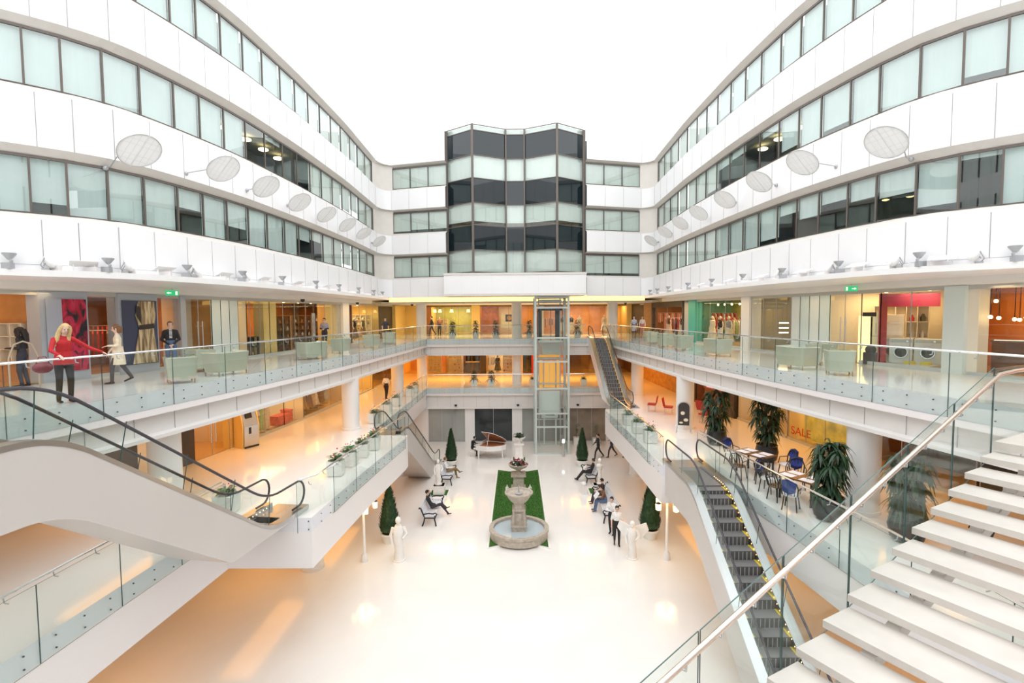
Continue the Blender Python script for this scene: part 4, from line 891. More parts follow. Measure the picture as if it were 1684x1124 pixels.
# ---------- ground floor ----------
def lawn_outline(e): 
    x0 = 1.29 + e; pts = [(-x0, 21.6 - e)]
    for i in range(9): t = i / 8; pts.append((-x0 + 2 * x0 * t, 21.6 - e + .45 * math.sin(PI * t)))
    pts = [pts[0]] + pts[2:-1] + [(x0, 21.6 - e)]; far = [(x0 - 2 * x0 * i / 8, 32.5 + e - .42 * math.sin(PI * i / 8)) for i in range(9)]
    return [(x + .02, y) for x, y in pts + far]
g = G(); g.prism(lawn_outline(.09), 0, .055); tag(g.build('lawn_border', 'marble'), 'low white stone kerb around the strip of lawn', 'kerb')
g = G(); o_ = lawn_outline(0); g.prism(o_, .056, .075); rr = random.Random(5)
for i in range(9000):
    x, y = rr.uniform(-1.22, 1.26), rr.uniform(22.1, 32.0)
    if math.hypot(x - .04, y - 22.7) < 1.55 or (abs(x - .04) < .95 and 27.8 < y < 29.5): continue
    g.add([(x - .012, y, .07), (x + .012, y, .07), (x + rr.uniform(-.03, .03), y + rr.uniform(-.03, .03), .12)], [(0, 1, 2)])
lw = g.build('lawn', 'lawn', clean=False); tag(lw, 'long strip of green lawn under the fountain in the middle of the hall', 'lawn'); lw['kind'] = 'stuff'
ft = thing('fountain', 'tiered stone fountain with round pool standing on the lawn', 'fountain', (.04, 22.7, .078))
g = G(); g.lathe(0, 0, [(1.30, 0), (1.30, .30), (1.36, .32), (1.36, .42), (1.16, .42), (1.14, .1)], 48); g.build('pool_rim', 'stonef', ft, smooth=True); g = G(); g.lathe(0, 0, [(1.15, .30), (.02, .30)], 40); g.build('pool_water', 'water', ft)
g = G(); g.cbox((0, 0, .25), (.62, .62, .5)); g.cbox((0, 0, .54), (.72, .72, .08)); g.cbox((0, 0, .9), (.44, .44, .7), 0, 0, .92); g.cbox((0, 0, 1.28), (.60, .60, .1))
for sx in (-1, 1):
    for sy in (-1, 1): g.ext([(sx * .20, sy * .20, .58), (sx * .38, sy * .20, .58), (sx * .34, sy * .20, .8), (sx * .25, sy * .20, 1.22), (sx * .20, sy * .20, 1.22)], (0, sy * .08, 0))
g.cbox((0, -.24, .95), (.2, .06, .36)); g.cbox((0, -.26, .95), (.1, .06, .22)); g.lathe(0, 0, [(.27, 1.32), (.22, 1.4), (.24, 1.5), (.3, 1.58)], 20); g.build('pedestal', 'stonef', ft)
g = G(); g.lathe(0, 0, [(.22, 1.55), (.36, 1.62), (.50, 1.80), (.58, 1.96), (.64, 1.98), (.64, 2.04), (.57, 2.05), (.52, 1.97), (.3, 1.93), (.02, 1.92)], 36); fb_ = g.build('bowl', 'stonef', ft, smooth=True)
g = G(); g.lathe(0, 0, [(.16, 1.94), (.16, 1.99), (.05, 2.01), (.03, 2.05), (.022, 2.32), (.01, 2.33)], 14); g.build('spout', 'grey', fb_, smooth=True)
def urn(nm, x, y, s, ph, flowers, sq=None, seed=1):
    rr = random.Random(seed); t = thing('flower_urn', nm, 'planter', (x, y, .078 if sq is None else .055), 0); w = .5 * s
    if sq:
        g = G(); g.prism([(-sq, -sq), (sq, -sq), (sq, sq), (-sq, sq)], -.045, .01, 0); g.build('grass_bed', 'lawn', t); g = G()
        for a, b in (((-sq - .1, -sq - .1), (sq + .1, -sq)), ((-sq - .1, sq), (sq + .1, sq + .1)), ((-sq - .1, -sq), (-sq, sq)), ((sq, -sq), (sq + .1, sq))): g.box(a[0], a[1], -.05, b[0], b[1], .02)
        g.build('kerb', 'marble', t)
    g = G(); g.cbox((0, 0, .06), (w * 1.3, w * 1.3, .12)); g.cbox((0, 0, ph / 2), (w, w, ph), 0, 0, .92); g.cbox((0, 0, ph - .05), (w * 1.32, w * 1.32, .12)); g.build('pedestal', 'stonef' if not sq else 'marble', t)
    g = G(); q = .42 * s; g.lathe(0, 0, [(q * .5, ph), (q * .22, ph + .1 * s), (q * .3, ph + .16 * s), (q * .9, ph + .30 * s), (q * 1.1, ph + .42 * s), (q, ph + .42 * s), (.02, ph + .36 * s)], 24); g.build('urn', 'stonef' if not sq else 'marble', t, smooth=True); g = G(); z = ph + .4 * s
    for i in range(130): a = rr.random() * 2 * PI; leaf(g, (rr.random() * q * .7 * math.cos(a), rr.random() * q * .7 * math.sin(a), z + rr.uniform(0, .22)), (math.cos(a), math.sin(a), rr.uniform(.0, 1.3)), rr.uniform(.14, .3), .09, .6, 0, 3)
    fo = g.build('foliage', 'leafd', t, clean=False)
    if flowers:
        g = G()
        for i in range(46): a = rr.random() * 2 * PI; r = rr.random() * q * 1.05; g.ell((r * math.cos(a), r * math.sin(a), z + .3 - .25 * r / q + rr.uniform(-.05, .07)), rr.uniform(.035, .06), 6, i % 3 == 0)
        g.build('flowers', ['fred', 'fwhite'], fo, smooth=True)
urn('stone urn of red and white flowers on a pedestal behind the fountain', .04, 28.9, 1.28, .92, True, None, 3); urn('white urn with green plant on pedestal in its own grass square near the lift', .1, 35.0, 1.0, 1.15, False, .42, 4)
def statue(nm, x, y, z, hgt, rz, wings=False, col='marble'):
    t = thing('statue', nm, 'statue', (x, y, z), rz); s = hgt / 1.5; g = G()
    g.tube([(0, 0, 0), (.02, .02, .35 * s), (-.03, 0, .75 * s), (0, .02, 1.0 * s), (0, 0, 1.2 * s)], [.17 * s, .15 * s, .16 * s, .19 * s, .10 * s], 12); g.ell((0, -.02 * s, 1.36 * s), (.095 * s, .11 * s, .13 * s), 12)
    g.tube([(.17 * s, 0, 1.12 * s), (.26 * s, -.05, .9 * s), (.14 * s, -.16 * s, .78 * s)], [.06 * s, .05 * s, .04 * s], 8); g.tube([(-.17 * s, 0, 1.12 * s), (-.25 * s, -.02, .88 * s), (-.2 * s, -.1 * s, .62 * s)], [.06 * s, .05 * s, .04 * s], 8); g.cyl((0, 0, -.02), (0, 0, .05), .22 * s)
    if wings:
        for sx in (-1, 1): g.ext([(sx * .08, .12, 1.2 * s), (sx * .5 * s, .25, 1.35 * s), (sx * .6 * s, .3, 1.05 * s), (sx * .3 * s, .2, .7 * s)], (0, .05, 0))
    o = g.build('figure', col, t, smooth=True, ang=60); return t
def plinth(nm, x, y, sq, w, h):
    t = thing('plinth', nm, 'plinth', (x, y, 0)); g = G(); g.prism([(-sq, -sq), (sq, -sq), (sq, sq), (-sq, sq)], 0, .03); g.build('grass_bed', 'lawn', t); g = G()
    for a, b in (((-sq - .1, -sq - .1), (sq + .1, -sq)), ((-sq - .1, sq), (sq + .1, sq + .1)), ((-sq - .1, -sq), (-sq, sq)), ((sq, -sq), (sq + .1, sq))): g.box(a[0], a[1], 0, b[0], b[1], .06)
    g.build('kerb', 'marble', t); g = G(); g.cbox((0, 0, h / 2), (w, w, h), 0, 0, .95); g.cbox((0, 0, h - .03), (w * 1.05, w * 1.05, .06)); g.build('block', 'marble', t)
plinth('white plinth on a grass square between the two left benches', -4.45, 28.4, .48, .62, .52); statue('slender white statue on the plinth between the left benches', -4.5, 28.4, .545, 1.45, .4)
plinth('white plinth on a grass square between the two right benches', 4.55, 28.6, .48, .5, .45)
cb = thing('bust', 'white bust on a slim column between the right benches', 'statue', (4.65, 28.6, .45)); g = G(); g.lathe(0, 0, [(.17, 0), (.17, .06), (.11, .1), (.10, .82), (.15, .88), (.15, .93)], 18); g.build('column', 'marble', cb, smooth=True)
g = G(); g.ell((0, 0, 1.05), (.2, .12, .14), 12); g.cyl((0, 0, 1.1), (0, 0, 1.25), .06); g.ell((0, -.01, 1.36), (.1, .12, .14), 12); g.build('head_and_shoulders', 'marble', cb, smooth=True)
g = G(); g.cbox((3.72, 28.3, .25), (.3, .34, .5), 0, .2, .8); g.ell((3.72, 28.3, .56), (.16, .2, .12), 10); tag(g.build('stone_vase', 'marble', smooth=True, ang=50), 'small white stone vase beside the plinth of the bust', 'vase')
for nm, x in (('little white cherub left of the flower urn pedestal', -.60), ('little white cherub right of the flower urn pedestal', .68)): statue(nm, x, 28.1, .10, .5, 0)
statue('white statue in front of the left conifer, only its head showing', -4.95, 20.6, 0, 1.86, .2); statue('white winged statue in front of the right conifer, only its wing tip showing', 4.72, 20.7, 0, 1.62, -.3, True)
M['iron'] = mat('bench_iron', (.03, .03, .035), .4, metal=.4); M['slat'] = mat('bench_slat', (.74, .77, .82), .4)
def bench(nm, x, y, side, L):
    t = thing('park_bench', nm, 'bench', (x, y, 0), PI / 2 if side < 0 else -PI / 2, 'white slatted benches with black iron ends')   # local +Y... seat faces local -Y rotated
    # local frame: length along X, sitter faces -Y
    for e in (-L / 2, L / 2):
        g = G(); P = [(e, -.36, 0), (e, -.33, .18), (e, -.28, .38)]; g.tube(P, .035, 8); g.tube([(e, .30, 0), (e, .22, .2), (e, .18, .4)], .035, 8); g.tube([(e, -.34, .40), (e, -.1, .39), (e, .18, .40), (e, .26, .6), (e, .36, .86), (e, .42, .90), (e, .44, .84)], .035, 8)
        g.tube([(e, .24, .58), (e, 0, .62), (e, -.24, .60), (e, -.34, .64), (e, -.40, .58), (e, -.36, .50), (e, -.32, .46)], .032, 8); g.tube([(e, -.34, .4), (e, -.3, .5)], .03, 6); g.build('end_frame', 'iron', t, smooth=True)
    for i in range(6): g = G(); yy = -.30 + i * .085; g.box(-L / 2, yy, .415, L / 2, yy + .055, .445); g.build('slat', 'slat', t)
    for i in range(6): g = G(); f = i / 5; g.bar((-L / 2, .20 + .17 * f, .50 + .36 * f), (L / 2, .20 + .17 * f, .50 + .36 * f), .025, .052, 0, (0, .35, .9)); g.build('slat', 'slat', t)
bench('near left bench, man in black sitting on it', -4.3, 25.15, -1, 2.4); bench('far left bench by the conifer and the statue', -4.28, 30.7, -1, 2.0)
bench('far right bench, person in black reading on it', 4.4, 30.7, 1, 2.0); bench('near right bench with two people reading on it', 4.5, 25.9, 1, 3.4)
def lamp(nm, x, y):
    t = thing('lamp_post', nm, 'street lamp', (x, y, 0), .5, 'white lamp posts with four lanterns'); g = G(); g.lathe(0, 0, [(.14, 0), (.14, .25), (.06, .35), (.045, 2.5), (.06, 2.6), (.02, 2.75)], 14); g.build('post', 'whitem', t, smooth=True)
    for k in range(4):
        a = k * PI / 2; c, s_ = math.cos(a), math.sin(a); g = G(); g.tube([(0, 0, 2.35), (.2 * c, .2 * s_, 2.62), (.42 * c, .42 * s_, 2.62), (.48 * c, .48 * s_, 2.5)], .016, 6); arm = g.build('arm', 'grey', t, smooth=True)
        lt = G(); lt.cbox((.48 * c, .48 * s_, 2.30), (.15, .15, .26), 0, a, 1.12); lt.cbox((.48 * c, .48 * s_, 2.455), (.19, .19, .05), 1, a, .5); lt.build('lantern', ['bulbl', 'iron'], arm)
    l = bpy.data.lights.new('lantern_light', 'POINT'); l.energy = 25; l.color = WARM2; l.shadow_soft_size = .35; o = bpy.data.objects.new('lantern_light', l); o.location = (x, y, 2.2); COL.objects.link(o)
lamp('white lamp post with four glowing lanterns left of the hall, under the balcony edge', -6.35, 20.5); lamp('white lamp post with glowing lanterns right of the hall, by the escalator side', 6.12, 20.6)
# grand piano
M['pianow'] = mat('piano_white', (.86, .84, .82), .2); M['pianob'] = mat('piano_inside', (.32, .12, .05), .4)
pn = thing('grand_piano', 'white grand piano with raised lid, pianist in black at its keys', 'piano', (-1.95, 35.6, 0), rad(-24))
OUT = [(-.72, .74), (-.72, -.74), (.1, -.74), (.55, -.55), (.95, -.12), (1.1, .3), (1.02, .62), (.8, .74)]
g = G(); g.prism(OUT, .62, .95, 0); g.prism([(-.50, .66), (-.50, -.66), (.1, -.66), (.5, -.48), (.85, -.1), (1.0, .3), (.92, .55), (.75, .66)], .952, .96, 1); g.build('case', ['pianow', 'pianob'], pn)
g = G(); g.box(-.95, -.70, .66, -.70, .70, .74, 0); g.box(-.93, -.62, .74, -.76, .62, .755, 1)
for i in range(30): yy = -.60 + i * .041; g.box(-.88, yy, .755, -.78, yy + .016, .768, 2) if i % 7 not in (2, 6) else None
g.build('keyboard', ['pianow', 'fwhite', 'black'], pn)
LID = [(-.45, .74), (-.45, -.74), (.1, -.74), (.55, -.55), (.95, -.12), (1.1, .3), (1.02, .62), (.8, .74)]
g = G(); g.ext([(x * .98, .74 - (.74 - y) * .80, .985 + (.74 - y) * .60) for x, y in LID], (0, .015, .02)); ld = g.build('lid', 'pianow', pn)
g = G(); g.ext([(x * .95 + .01, .735 - (.73 - y * .96) * .80, .978 + (.73 - y * .96) * .60) for x, y in LID], (0, -.002, -.002)); g.build('lid_lining', 'pianob', ld)
g = G(); g.bar((.1, -.66, .95), (.12, -.36, 1.80), .02, .02); g.build('lid_prop', 'pianow', pn); g = G(); g.ext([(-.50, -.35, .96), (-.50, .35, .96), (-.42, .30, 1.24), (-.42, -.30, 1.24)], (.02, 0, 0)); g.build('music_stand', 'pianow', pn)
for x, y in ((-.6, -.6), (-.6, .6), (.85, .25)): g = G(); g.lathe(x, y, [(.04, 0), (.045, .06), (.07, .45), (.08, .62)], 10); g.build('leg', 'pianow', pn, smooth=True)
pst = thing('piano_stool', 'small white stool under the pianist', 'stool', (-3.10, 35.98, 0), rad(-24)); g = G(); g.cbox((0, 0, .44), (.38, .62, .1)); g.build('seat', 'pianow', pst)
for x in (-.15, .15):
    for y in (-.26, .26): g = G(); g.cyl((x, y, 0), (x, y, .40), .025, n=8); g.build('leg', 'pianow', pst)
# ---------- upper gallery furniture ----------
M['tub'] = mat('tub_chair_sage', (.44, .46, .36), .18, var=.04, scale=2, coat=.4); M['tubseat'] = mat('tub_chair_cushion', (.80, .80, .74), .5); M['brass'] = mat('leg_brass', (.42, .36, .24), .35, metal=.6)
def tub(nm, x, y, rz, w=.78, grp='sage tub chairs of the upper gallery'):
    t = thing('tub_chair' if w < 1 else 'tub_sofa', nm, 'armchair' if w < 1 else 'sofa', (x, y, L2), rz, grp); g = G(); a = w / 2; d = .36; P = []   # sitter faces +Y
    for q in [(-a, d), (-a, 0), (-a, -d + .12)] + [(-a + .12 - .12 * math.cos(k * PI / 8), -d + .12 - .12 * math.sin(k * PI / 8)) for k in range(1, 4)] + [(-a + .14, -d), (0, -d - .02), (a - .14, -d)] + [(a - .12 + .12 * math.sin(k * PI / 8), -d + .12 - .12 * math.cos(k * PI / 8)) for k in range(1, 4)] + [(a, -d + .12), (a, 0), (a, d)]: P.append(q)
    def ringz(z, s, th): return [(px * s * (1 - th / a), py * s - (0 if py > d - .01 else -th * (1 if py < -.2 else 0)), z) for px, py in P]
    lv = [(.13, .90, 0), (.45, .96, 0), (.76, 1.04, 0), (.785, 1.03, .03), (.76, .98, .07), (.30, .92, .07)]; R_ = [ringz(*q) for q in lv]
    for A, B in zip(R_[:-1], R_[1:]): strip(g, A, B)
    strip(g, R_[0], R_[-1]); 
    for e in (0, -1): g.poly([r[e] for r in R_])
    g.build('shell', 'tub', t, smooth=True, ang=50); g = G(); g.cbox((0, .02, .31), (w * .80, .58, .26), 0, 0, .98); g.build('seat_cushion', 'tubseat', t)
    for sx in (-1, 1):
        for yy in (-.26, .32): g = G(); g.cyl((sx * (a - .08), yy, 0), (sx * (a - .08), yy, .16), .022, n=8); g.build('leg', 'brass', t, smooth=True)
def gtable(nm, x, y, r=.42):
    t = thing('glass_table', nm, 'table', (x, y, L2), 0, 'round glass tables of the upper gallery'); g = G(); g.lathe(0, 0, [(r, .70), (r, .715), (.01, .715)], 28); g.build('tabletop', 'glesc', t, smooth=True); g = G(); g.cyl((0, 0, .02), (0, 0, .70), .03, n=10); g.build('stem', 'steel', t, smooth=True); g = G(); g.lathe(0, 0, [(.26, 0), (.26, .015), (.03, .03)], 20); g.build('base', 'steel', t, smooth=True)
tub('sage tub chair nearest the walking women', -9.98, 15.0, rad(40)); tub('wide sage tub sofa next to the nearest tub chair on the left', -9.72, 16.95, rad(72), 1.25); tub('sage tub chair behind the glass table by the left glass doors', -11.25, 18.0, rad(150)); gtable('round glass table between the nearest left tub chairs', -11.0, 16.5)
tub('sage tub sofa in front of the left shoe shop', -9.15, 22.7, rad(62), 1.2); tub('sage tub chair next to the left shoe shop sofa', -8.95, 25.9, rad(75)); gtable('round glass table beside the left shoe shop sofa', -9.9, 24.6); tub('sage tub chair in the far left pair, nearer one', -8.55, 30.0, rad(70)); tub('sage tub chair in the far left pair, farther one', -8.35, 33.4, rad(85)); gtable('round glass table of the far left pair', -9.2, 31.8)
tub('wide sage tub sofa left of the appliance shop front', 9.68, 17.75, rad(-74), 1.25); tub('sage tub chair right of the wide sofa, opposite the appliances', 10.05, 15.95, rad(-25)); tub('sage tub chair behind the right-hand sofa by the frosted panels', 11.2, 18.9, rad(-160)); gtable('round glass table between right tub chairs, opposite the glass doors', 10.75, 17.0)
tub('sage tub sofa in front of the teal shop', 9.0, 23.0, rad(-78), 1.2); tub('sage tub chair before the teal pillar', 8.65, 26.6, rad(-75)); gtable('round glass table in front of the teal shop', 9.6, 24.6); tub('sage tub chair before the dark clothes shop', 8.5, 29.2, rad(-75)); tub('sage tub chair nearest the top of the far right escalator', 8.35, 32.0, rad(-85))

# ---------- posters, banners, shop goods ----------
def onshop(side, y, o): return (side * (SHP(y) + o), y)
M['redcloth'] = mat('poster_red_cloth', (.55, .02, .06), .5); nt = M['redcloth'].node_tree; b_ = nt.nodes['Principled BSDF']; tc = nt.nodes.new('ShaderNodeTexCoord'); mp = nt.nodes.new('ShaderNodeMapping'); mp.inputs['Scale'].default_value = (2.2, 2.2, 1.1); mp.inputs['Rotation'].default_value = (.5, .3, .2); nz = nt.nodes.new('ShaderNodeTexNoise'); nz.inputs['Scale'].default_value = 1.5; nz.inputs['Detail'].default_value = 3; nz.inputs['Distortion'].default_value = 1.6; rp = nt.nodes.new('ShaderNodeValToRGB'); e_ = rp.color_ramp.elements
e_[0].position = .40; e_[0].color = (.008, .006, .012, 1); e_[1].position = .50; e_[1].color = (.42, .006, .03, 1); q_ = e_.new(.62); q_.color = (.62, .03, .09, 1); q_ = e_.new(.72); q_.color = (.05, .01, .02, 1)
nt.links.new(tc.outputs['Object'], mp.inputs[0]); nt.links.new(mp.outputs[0], nz.inputs[0]); nt.links.new(nz.outputs['Fac'], rp.inputs[0]); nt.links.new(rp.outputs[0], b_.inputs['Base Color'])
M['goldcloth'] = mat('poster_gold_cloth', (.60, .45, .22), .5); nt = M['goldcloth'].node_tree; b_ = nt.nodes['Principled BSDF']; tc = nt.nodes.new('ShaderNodeTexCoord'); mp = nt.nodes.new('ShaderNodeMapping'); mp.inputs['Scale'].default_value = (7, 7, .9); wv = nt.nodes.new('ShaderNodeTexNoise'); wv.inputs['Scale'].default_value = 1.6; wv.inputs['Detail'].default_value = 4; nt.links.new(tc.outputs['Object'], mp.inputs[0]); nt.links.new(mp.outputs[0], wv.inputs[0]); rp = nt.nodes.new('ShaderNodeValToRGB'); rp.color_ramp.elements[0].color = (.20, .12, .05, 1); rp.color_ramp.elements[0].position = .38; rp.color_ramp.elements[1].position = .62; rp.color_ramp.elements[1].color = (.78, .64, .40, 1); nt.links.new(wv.outputs['Fac'], rp.inputs[0]); nt.links.new(rp.outputs[0], b_.inputs['Base Color'])
M['pbg'] = mat('poster_grey', (.42, .45, .52), .5); M['pnavy'] = mat('poster_navy', (.055, .065, .12), .5)
ps = thing('poster', 'tall framed poster of folded red and black cloth behind the blonde woman', 'poster', (0, 0, 0)); N_ = -1
def quadshop(g, y0, y1, z0, z1, o, m): a, b = onshop(-1, y0, o), onshop(-1, y1, o); g.ext([(*a, z0), (*b, z0), (*b, z1), (*a, z1)], (.012, 0, 0), m)
g = G(); quadshop(g, 15.12, 15.55, 8.5, 10.72, -.13, 0); g.build('plain_margin', 'pbg', ps); g = G(); quadshop(g, 15.5, 16.12, 8.5, 10.72, -.135, 0); g.build('print', 'redcloth', ps)
ps = thing('poster', 'tall framed poster of a gold dress on navy ground', 'poster'); g = G(); quadshop(g, 17.18, 18.42, 8.5, 10.72, -.13, 0); g.build('print', 'pnavy', ps)
g = G()
def PS(y, z): a = onshop(-1, y, -.15); return (*a, z)
g.ext([PS(17.72, 10.7), PS(18.3, 10.7), PS(18.36, 10.2), PS(18.25, 9.75), PS(18.38, 8.52), PS(17.45, 8.52), PS(17.72, 9.75), PS(17.6, 10.2)], (.01, 0, 0)); g.build('dress_print', 'goldcloth', ps); g = G(); g.ext([PS(17.7, 9.86), PS(18.27, 9.92), PS(18.26, 9.74), PS(17.72, 9.70)], (.016, 0, 0)); g.ext([PS(17.63, 10.55), PS(17.78, 10.5), PS(17.8, 9.9), PS(17.62, 10.2)], (.016, 0, 0)); g.build('belt_print', 'sdark', ps)
M['bann'] = mat('banner_print', (.62, .68, .76), .6, var=.15, scale=2)
for nm, sd, y, o, z in (('hanging white banner with red stripe in the orange-lit shop', -1, 23.9, .6, 9.0), ('hanging white banner with red stripe beside the shoe shelves', -1, 30.3, .3, 8.9)):
    t = thing('banner', nm, 'banner', (*onshop(sd, y, o), z), 0, 'hanging white banners'); g = G(); g.box(-.01, -.26, 0, .01, .26, 1.35, 0); g.box(-.012, -.03, .15, .012, .03, 1.2, 1); g.build('cloth', ['bann', 'sred'], t); g = G(); g.cyl((0, -.28, 1.36), (0, .28, 1.36), .015, n=8); g.cyl((0, 0, 1.36), (0, 0, ZH[L2] - z - .06), .008, n=6); g.build('rod', 'grey', t)
M['cl'] = [mat('cloth_%s' % n, c, .8, var=.15, scale=9) for n, c in (('black', (.02, .02, .025)), ('red', (.45, .03, .04)), ('cream', (.72, .62, .48)), ('pink', (.70, .28, .30)), ('brown', (.18, .09, .05)), ('white', (.78, .76, .72)), ('green', (.40, .52, .26)), ('grey', (.28, .28, .30)))]
CN = ['black', 'red', 'cream', 'pink', 'brown', 'white', 'green', 'grey']
def rack(nm, x, y, z, rz, L, cols, top=1.45, seed=0, grp='clothes rails in the shops'):
    z += .02; rr = random.Random(seed); t = thing('clothes_rail', nm, 'clothes rail', (x, y, z), rz, grp); g = G(); g.tube([(-L / 2, 0, 0), (-L / 2, 0, top), (L / 2, 0, top), (L / 2, 0, 0)], .018, 6)
    for e in (-L / 2, L / 2): g.box(e - .02, -.22, 0, e + .02, .22, .03)
    g.build('frame', 'steel', t); n = max(3, int(L / .13))
    for i in range(n):
        xx = -L / 2 + L * (i + .5) / n; l = rr.uniform(.65, 1.0); g = G(); w0, w1 = .19, rr.uniform(.2, .27); a = rr.uniform(.035, .055)
        g.ext([(xx, -w0, top - .12), (xx, -.04, top - .03), (xx, .04, top - .03), (xx, w0, top - .12), (xx, w1, top - l), (xx, -w1, top - l)], (a, 0, 0)); g.build('garment', M['cl'][cols[i % len(cols)]], t)
def mannequin(nm, x, y, z, rz, cols, dress=True, grp='dressed mannequins in the shops', skin='swhite'):
    z += .02; t = thing('mannequin', nm, 'mannequin', (x, y, z), rz, grp); g = G(); g.tube([(0, 0, .9), (0, 0, 1.15), (0, 0, 1.38), (0, 0, 1.46)], [.13, .11, .16, .06], 12); g.ell((0, -.01, 1.6), (.075, .09, .11), 12)
    for s in (-1, 1): g.tube([(s * .18, 0, 1.38), (s * .24, .02, 1.12), (s * .22, -.08, .88)], [.045, .04, .03], 8); g.tube([(s * .08, 0, .95), (s * .09, -.01, .5), (s * .09, 0, .08)], [.08, .06, .04], 8)
    g.build('body', skin, t, smooth=True); g = G(); c0, c1 = cols
    g.lathe(0, 0, [(.09, 1.47), (.19, 1.40), (.17, 1.2), (.145, 1.05), (.17, .92)], 14, 0, 1.15, .8); g.build('top', M['cl'][c0], t, smooth=True); g = G()
    if dress: g.lathe(0, 0, [(.15, 1.03), (.2, .85), (.27, .5), (.33, .22)], 14, 0, 1.1, .9)
    else:
        for s in (-1, 1): g.tube([(s * .08, 0, 1.0), (s * .10, 0, .5), (s * .10, 0, .1)], [.12, .1, .1], 10)
    g.build('skirt' if dress else 'trousers', M['cl'][c1], t, smooth=True); g = G(); g.lathe(0, 0, [(.2, 0), (.2, .02), (.015, .03), (.012, .9)], 14); g.build('stand', 'steel', t, smooth=True)
def shelf(nm, x, y, z, rz, w, h, d, nx, nz_, fm, goods, seed=0, gs=(.05, .11), grp=None):
    """open shelving unit; goods: list of materials, standing as small things on its boards."""
    z += .02; rr = random.Random(seed); t = thing('shelf_unit', nm, 'shelves', (x, y, z), rz, grp); g = G(); g.box(-w / 2, d / 2 - .02, .0, w / 2, d / 2, h); g.build('back_panel', fm, t)
    for i in range(nx + 1): g = G(); xx = -w / 2 + w * i / nx; g.box(xx - .012, -d / 2, 0, xx + .012, d / 2, h); g.build('upright', fm, t)
    for j in range(nz_ + 1): g = G(); zz = h * j / nz_; g.box(-w / 2, -d / 2, max(0, zz - .012), w / 2, d / 2, zz + .012); g.build('board', fm, t)
    mt = Matrix.Rotation(rz, 3, 'Z'); 
    for j in range(nz_):
        for i in range(nx):
            if not goods or rr.random() < .22: continue
            c = mt @ Vector((-w / 2 + w * (i + .5) / nx + rr.uniform(-.03, .03), 0, h * j / nz_ + .014)) + Vector((x, y, z)); m_ = goods[rr.randrange(len(goods))]; hh = rr.uniform(gs[0], gs[1]) * 2; g = G(); g.lathe(0, 0, [(hh * .28, 0), (hh * .32, hh * .5), (hh * .16, hh * .8), (hh * .12, hh)], 8); o = g.build('jar', m_, smooth=True); o.location = c
            tag(o, 'small item on the ' + ' '.join(nm.replace('tall ', '').split()[:11]), 'shop goods', 'goods on the ' + nm[:40])
# left upper shops
shelf('orange-lit wall shelf with bottles behind the woman in black', -15.2, 15.12, L2 + .62, 0, 1.0, 1.15, .26, 3, 3, 'swhite', ['sdark', 'wood2'], 1)
rack('rail of red and black clothes seen between the two posters', -14.9, 18.4, L2, rad(39), 1.5, [0, 0, 1, 1, 1, 7, 0], seed=2); rack('rail of red clothes deeper behind the window between the posters', -15.7, 19.7, L2, rad(39), 1.6, [1, 4, 1, 1], 1.6, seed=22); rack('rail of dark clothes in the window right of the gold dress poster', -13.75, 20.3, L2, rad(30), .9, [4, 1, 4, 0], seed=3)
shelf('low table display with candles under the banner', -13.35, 24.6, L2, rad(60), 1.5, .9, .5, 4, 2, 'sdark', ['fwhite', 'swhite', 'wood2'], 4)
for i, (x, y) in enumerate(((-12.9, 27.0), (-12.75, 29.4), (-13.1, 33.4), (-15.0, 33.8))): shelf('shelving bay of shoes and bags in the orange-lit shop, %s from the banner' % ORD[i], x, y, L2, rad(12), 1.7, 1.9, .35, 5, 5, 'wood', ['black', 'swhite', 'sred', 'wood2', 'soffit'], 50 + i)
shelf('low central display of bags in the orange-lit shop', -13.2, 31.2, L2, rad(20), 1.4, .8, .5, 4, 2, 'sdark', ['sred', 'swhite', 'black'], 6)
for i, (y, o) in enumerate(((36.4, .5), (37.7, .6), (39.2, .5))): mannequin('dark dressed mannequin in the far left yellow shop window, %s along' % ORD[i], -(SHP(y) + o), y, L2, rad(80), (0, 4 if i else 0), True)
shelf('glass-like bright display shelves in the far left yellow shop', -12.4, 40.6, L2, rad(8), 1.6, 1.9, .3, 4, 5, 'swhite', ['fwhite', 'wood2', 'sdark'], 60)
# right upper shops
M['enamel'] = mat('appliance_enamel', (.74, .77, .78), .3); M['porth'] = mat('washer_glass', (.03, .035, .04), .1)
def washer(nm, x, y, z, rz, w=.62, h=.85):
    t = thing('washing_machine', nm, 'washing machine', (x, y, z), rz, 'front loading washers in the appliance shop'); g = G(); g.box(-w / 2, -.3, 0, w / 2, .3, h); g.build('body', 'enamel', t); g = G(); g.tube([(.19 * math.cos(a), -.315, h * .45 + .19 * math.sin(a)) for a in [2 * PI * k / 20 for k in range(20)]], .03, 6, 0, True); dr_ = g.build('door_ring', 'chrome', t, smooth=True); g = G(); g.ell((0, -.29, h * .45), (.17, .05, .17), 16); g.build('door_glass', 'porth', dr_, smooth=True)
    g = G(); g.box(-w / 2 + .02, -.306, h - .13, w / 2 - .02, -.30, h - .02, 0); g.cyl((.18, -.33, h - .075), (.18, -.30, h - .075), .035, n=12, m=1); g.build('control_panel', ['plinth', 'chrome'], t)
def shopxy(side, y, o): return side * (SHP(y) + o)
NRM = rad(-40)
g = G(); g.ext([(13.38, 18.55, L2 + .02), (13.55, 16.9, L2 + .02), (15.0, 17.9, L2 + .02), (15.2, 19.7, L2 + .02), (13.6, 20.2, L2 + .02), (13.25, 19.85, L2 + .02), (13.55, 19.3, L2 + .02)], (0, 0, .10)); tag(g.build('display_platform', 'plinth'), 'grey display platform under the appliances in the window', 'platform')
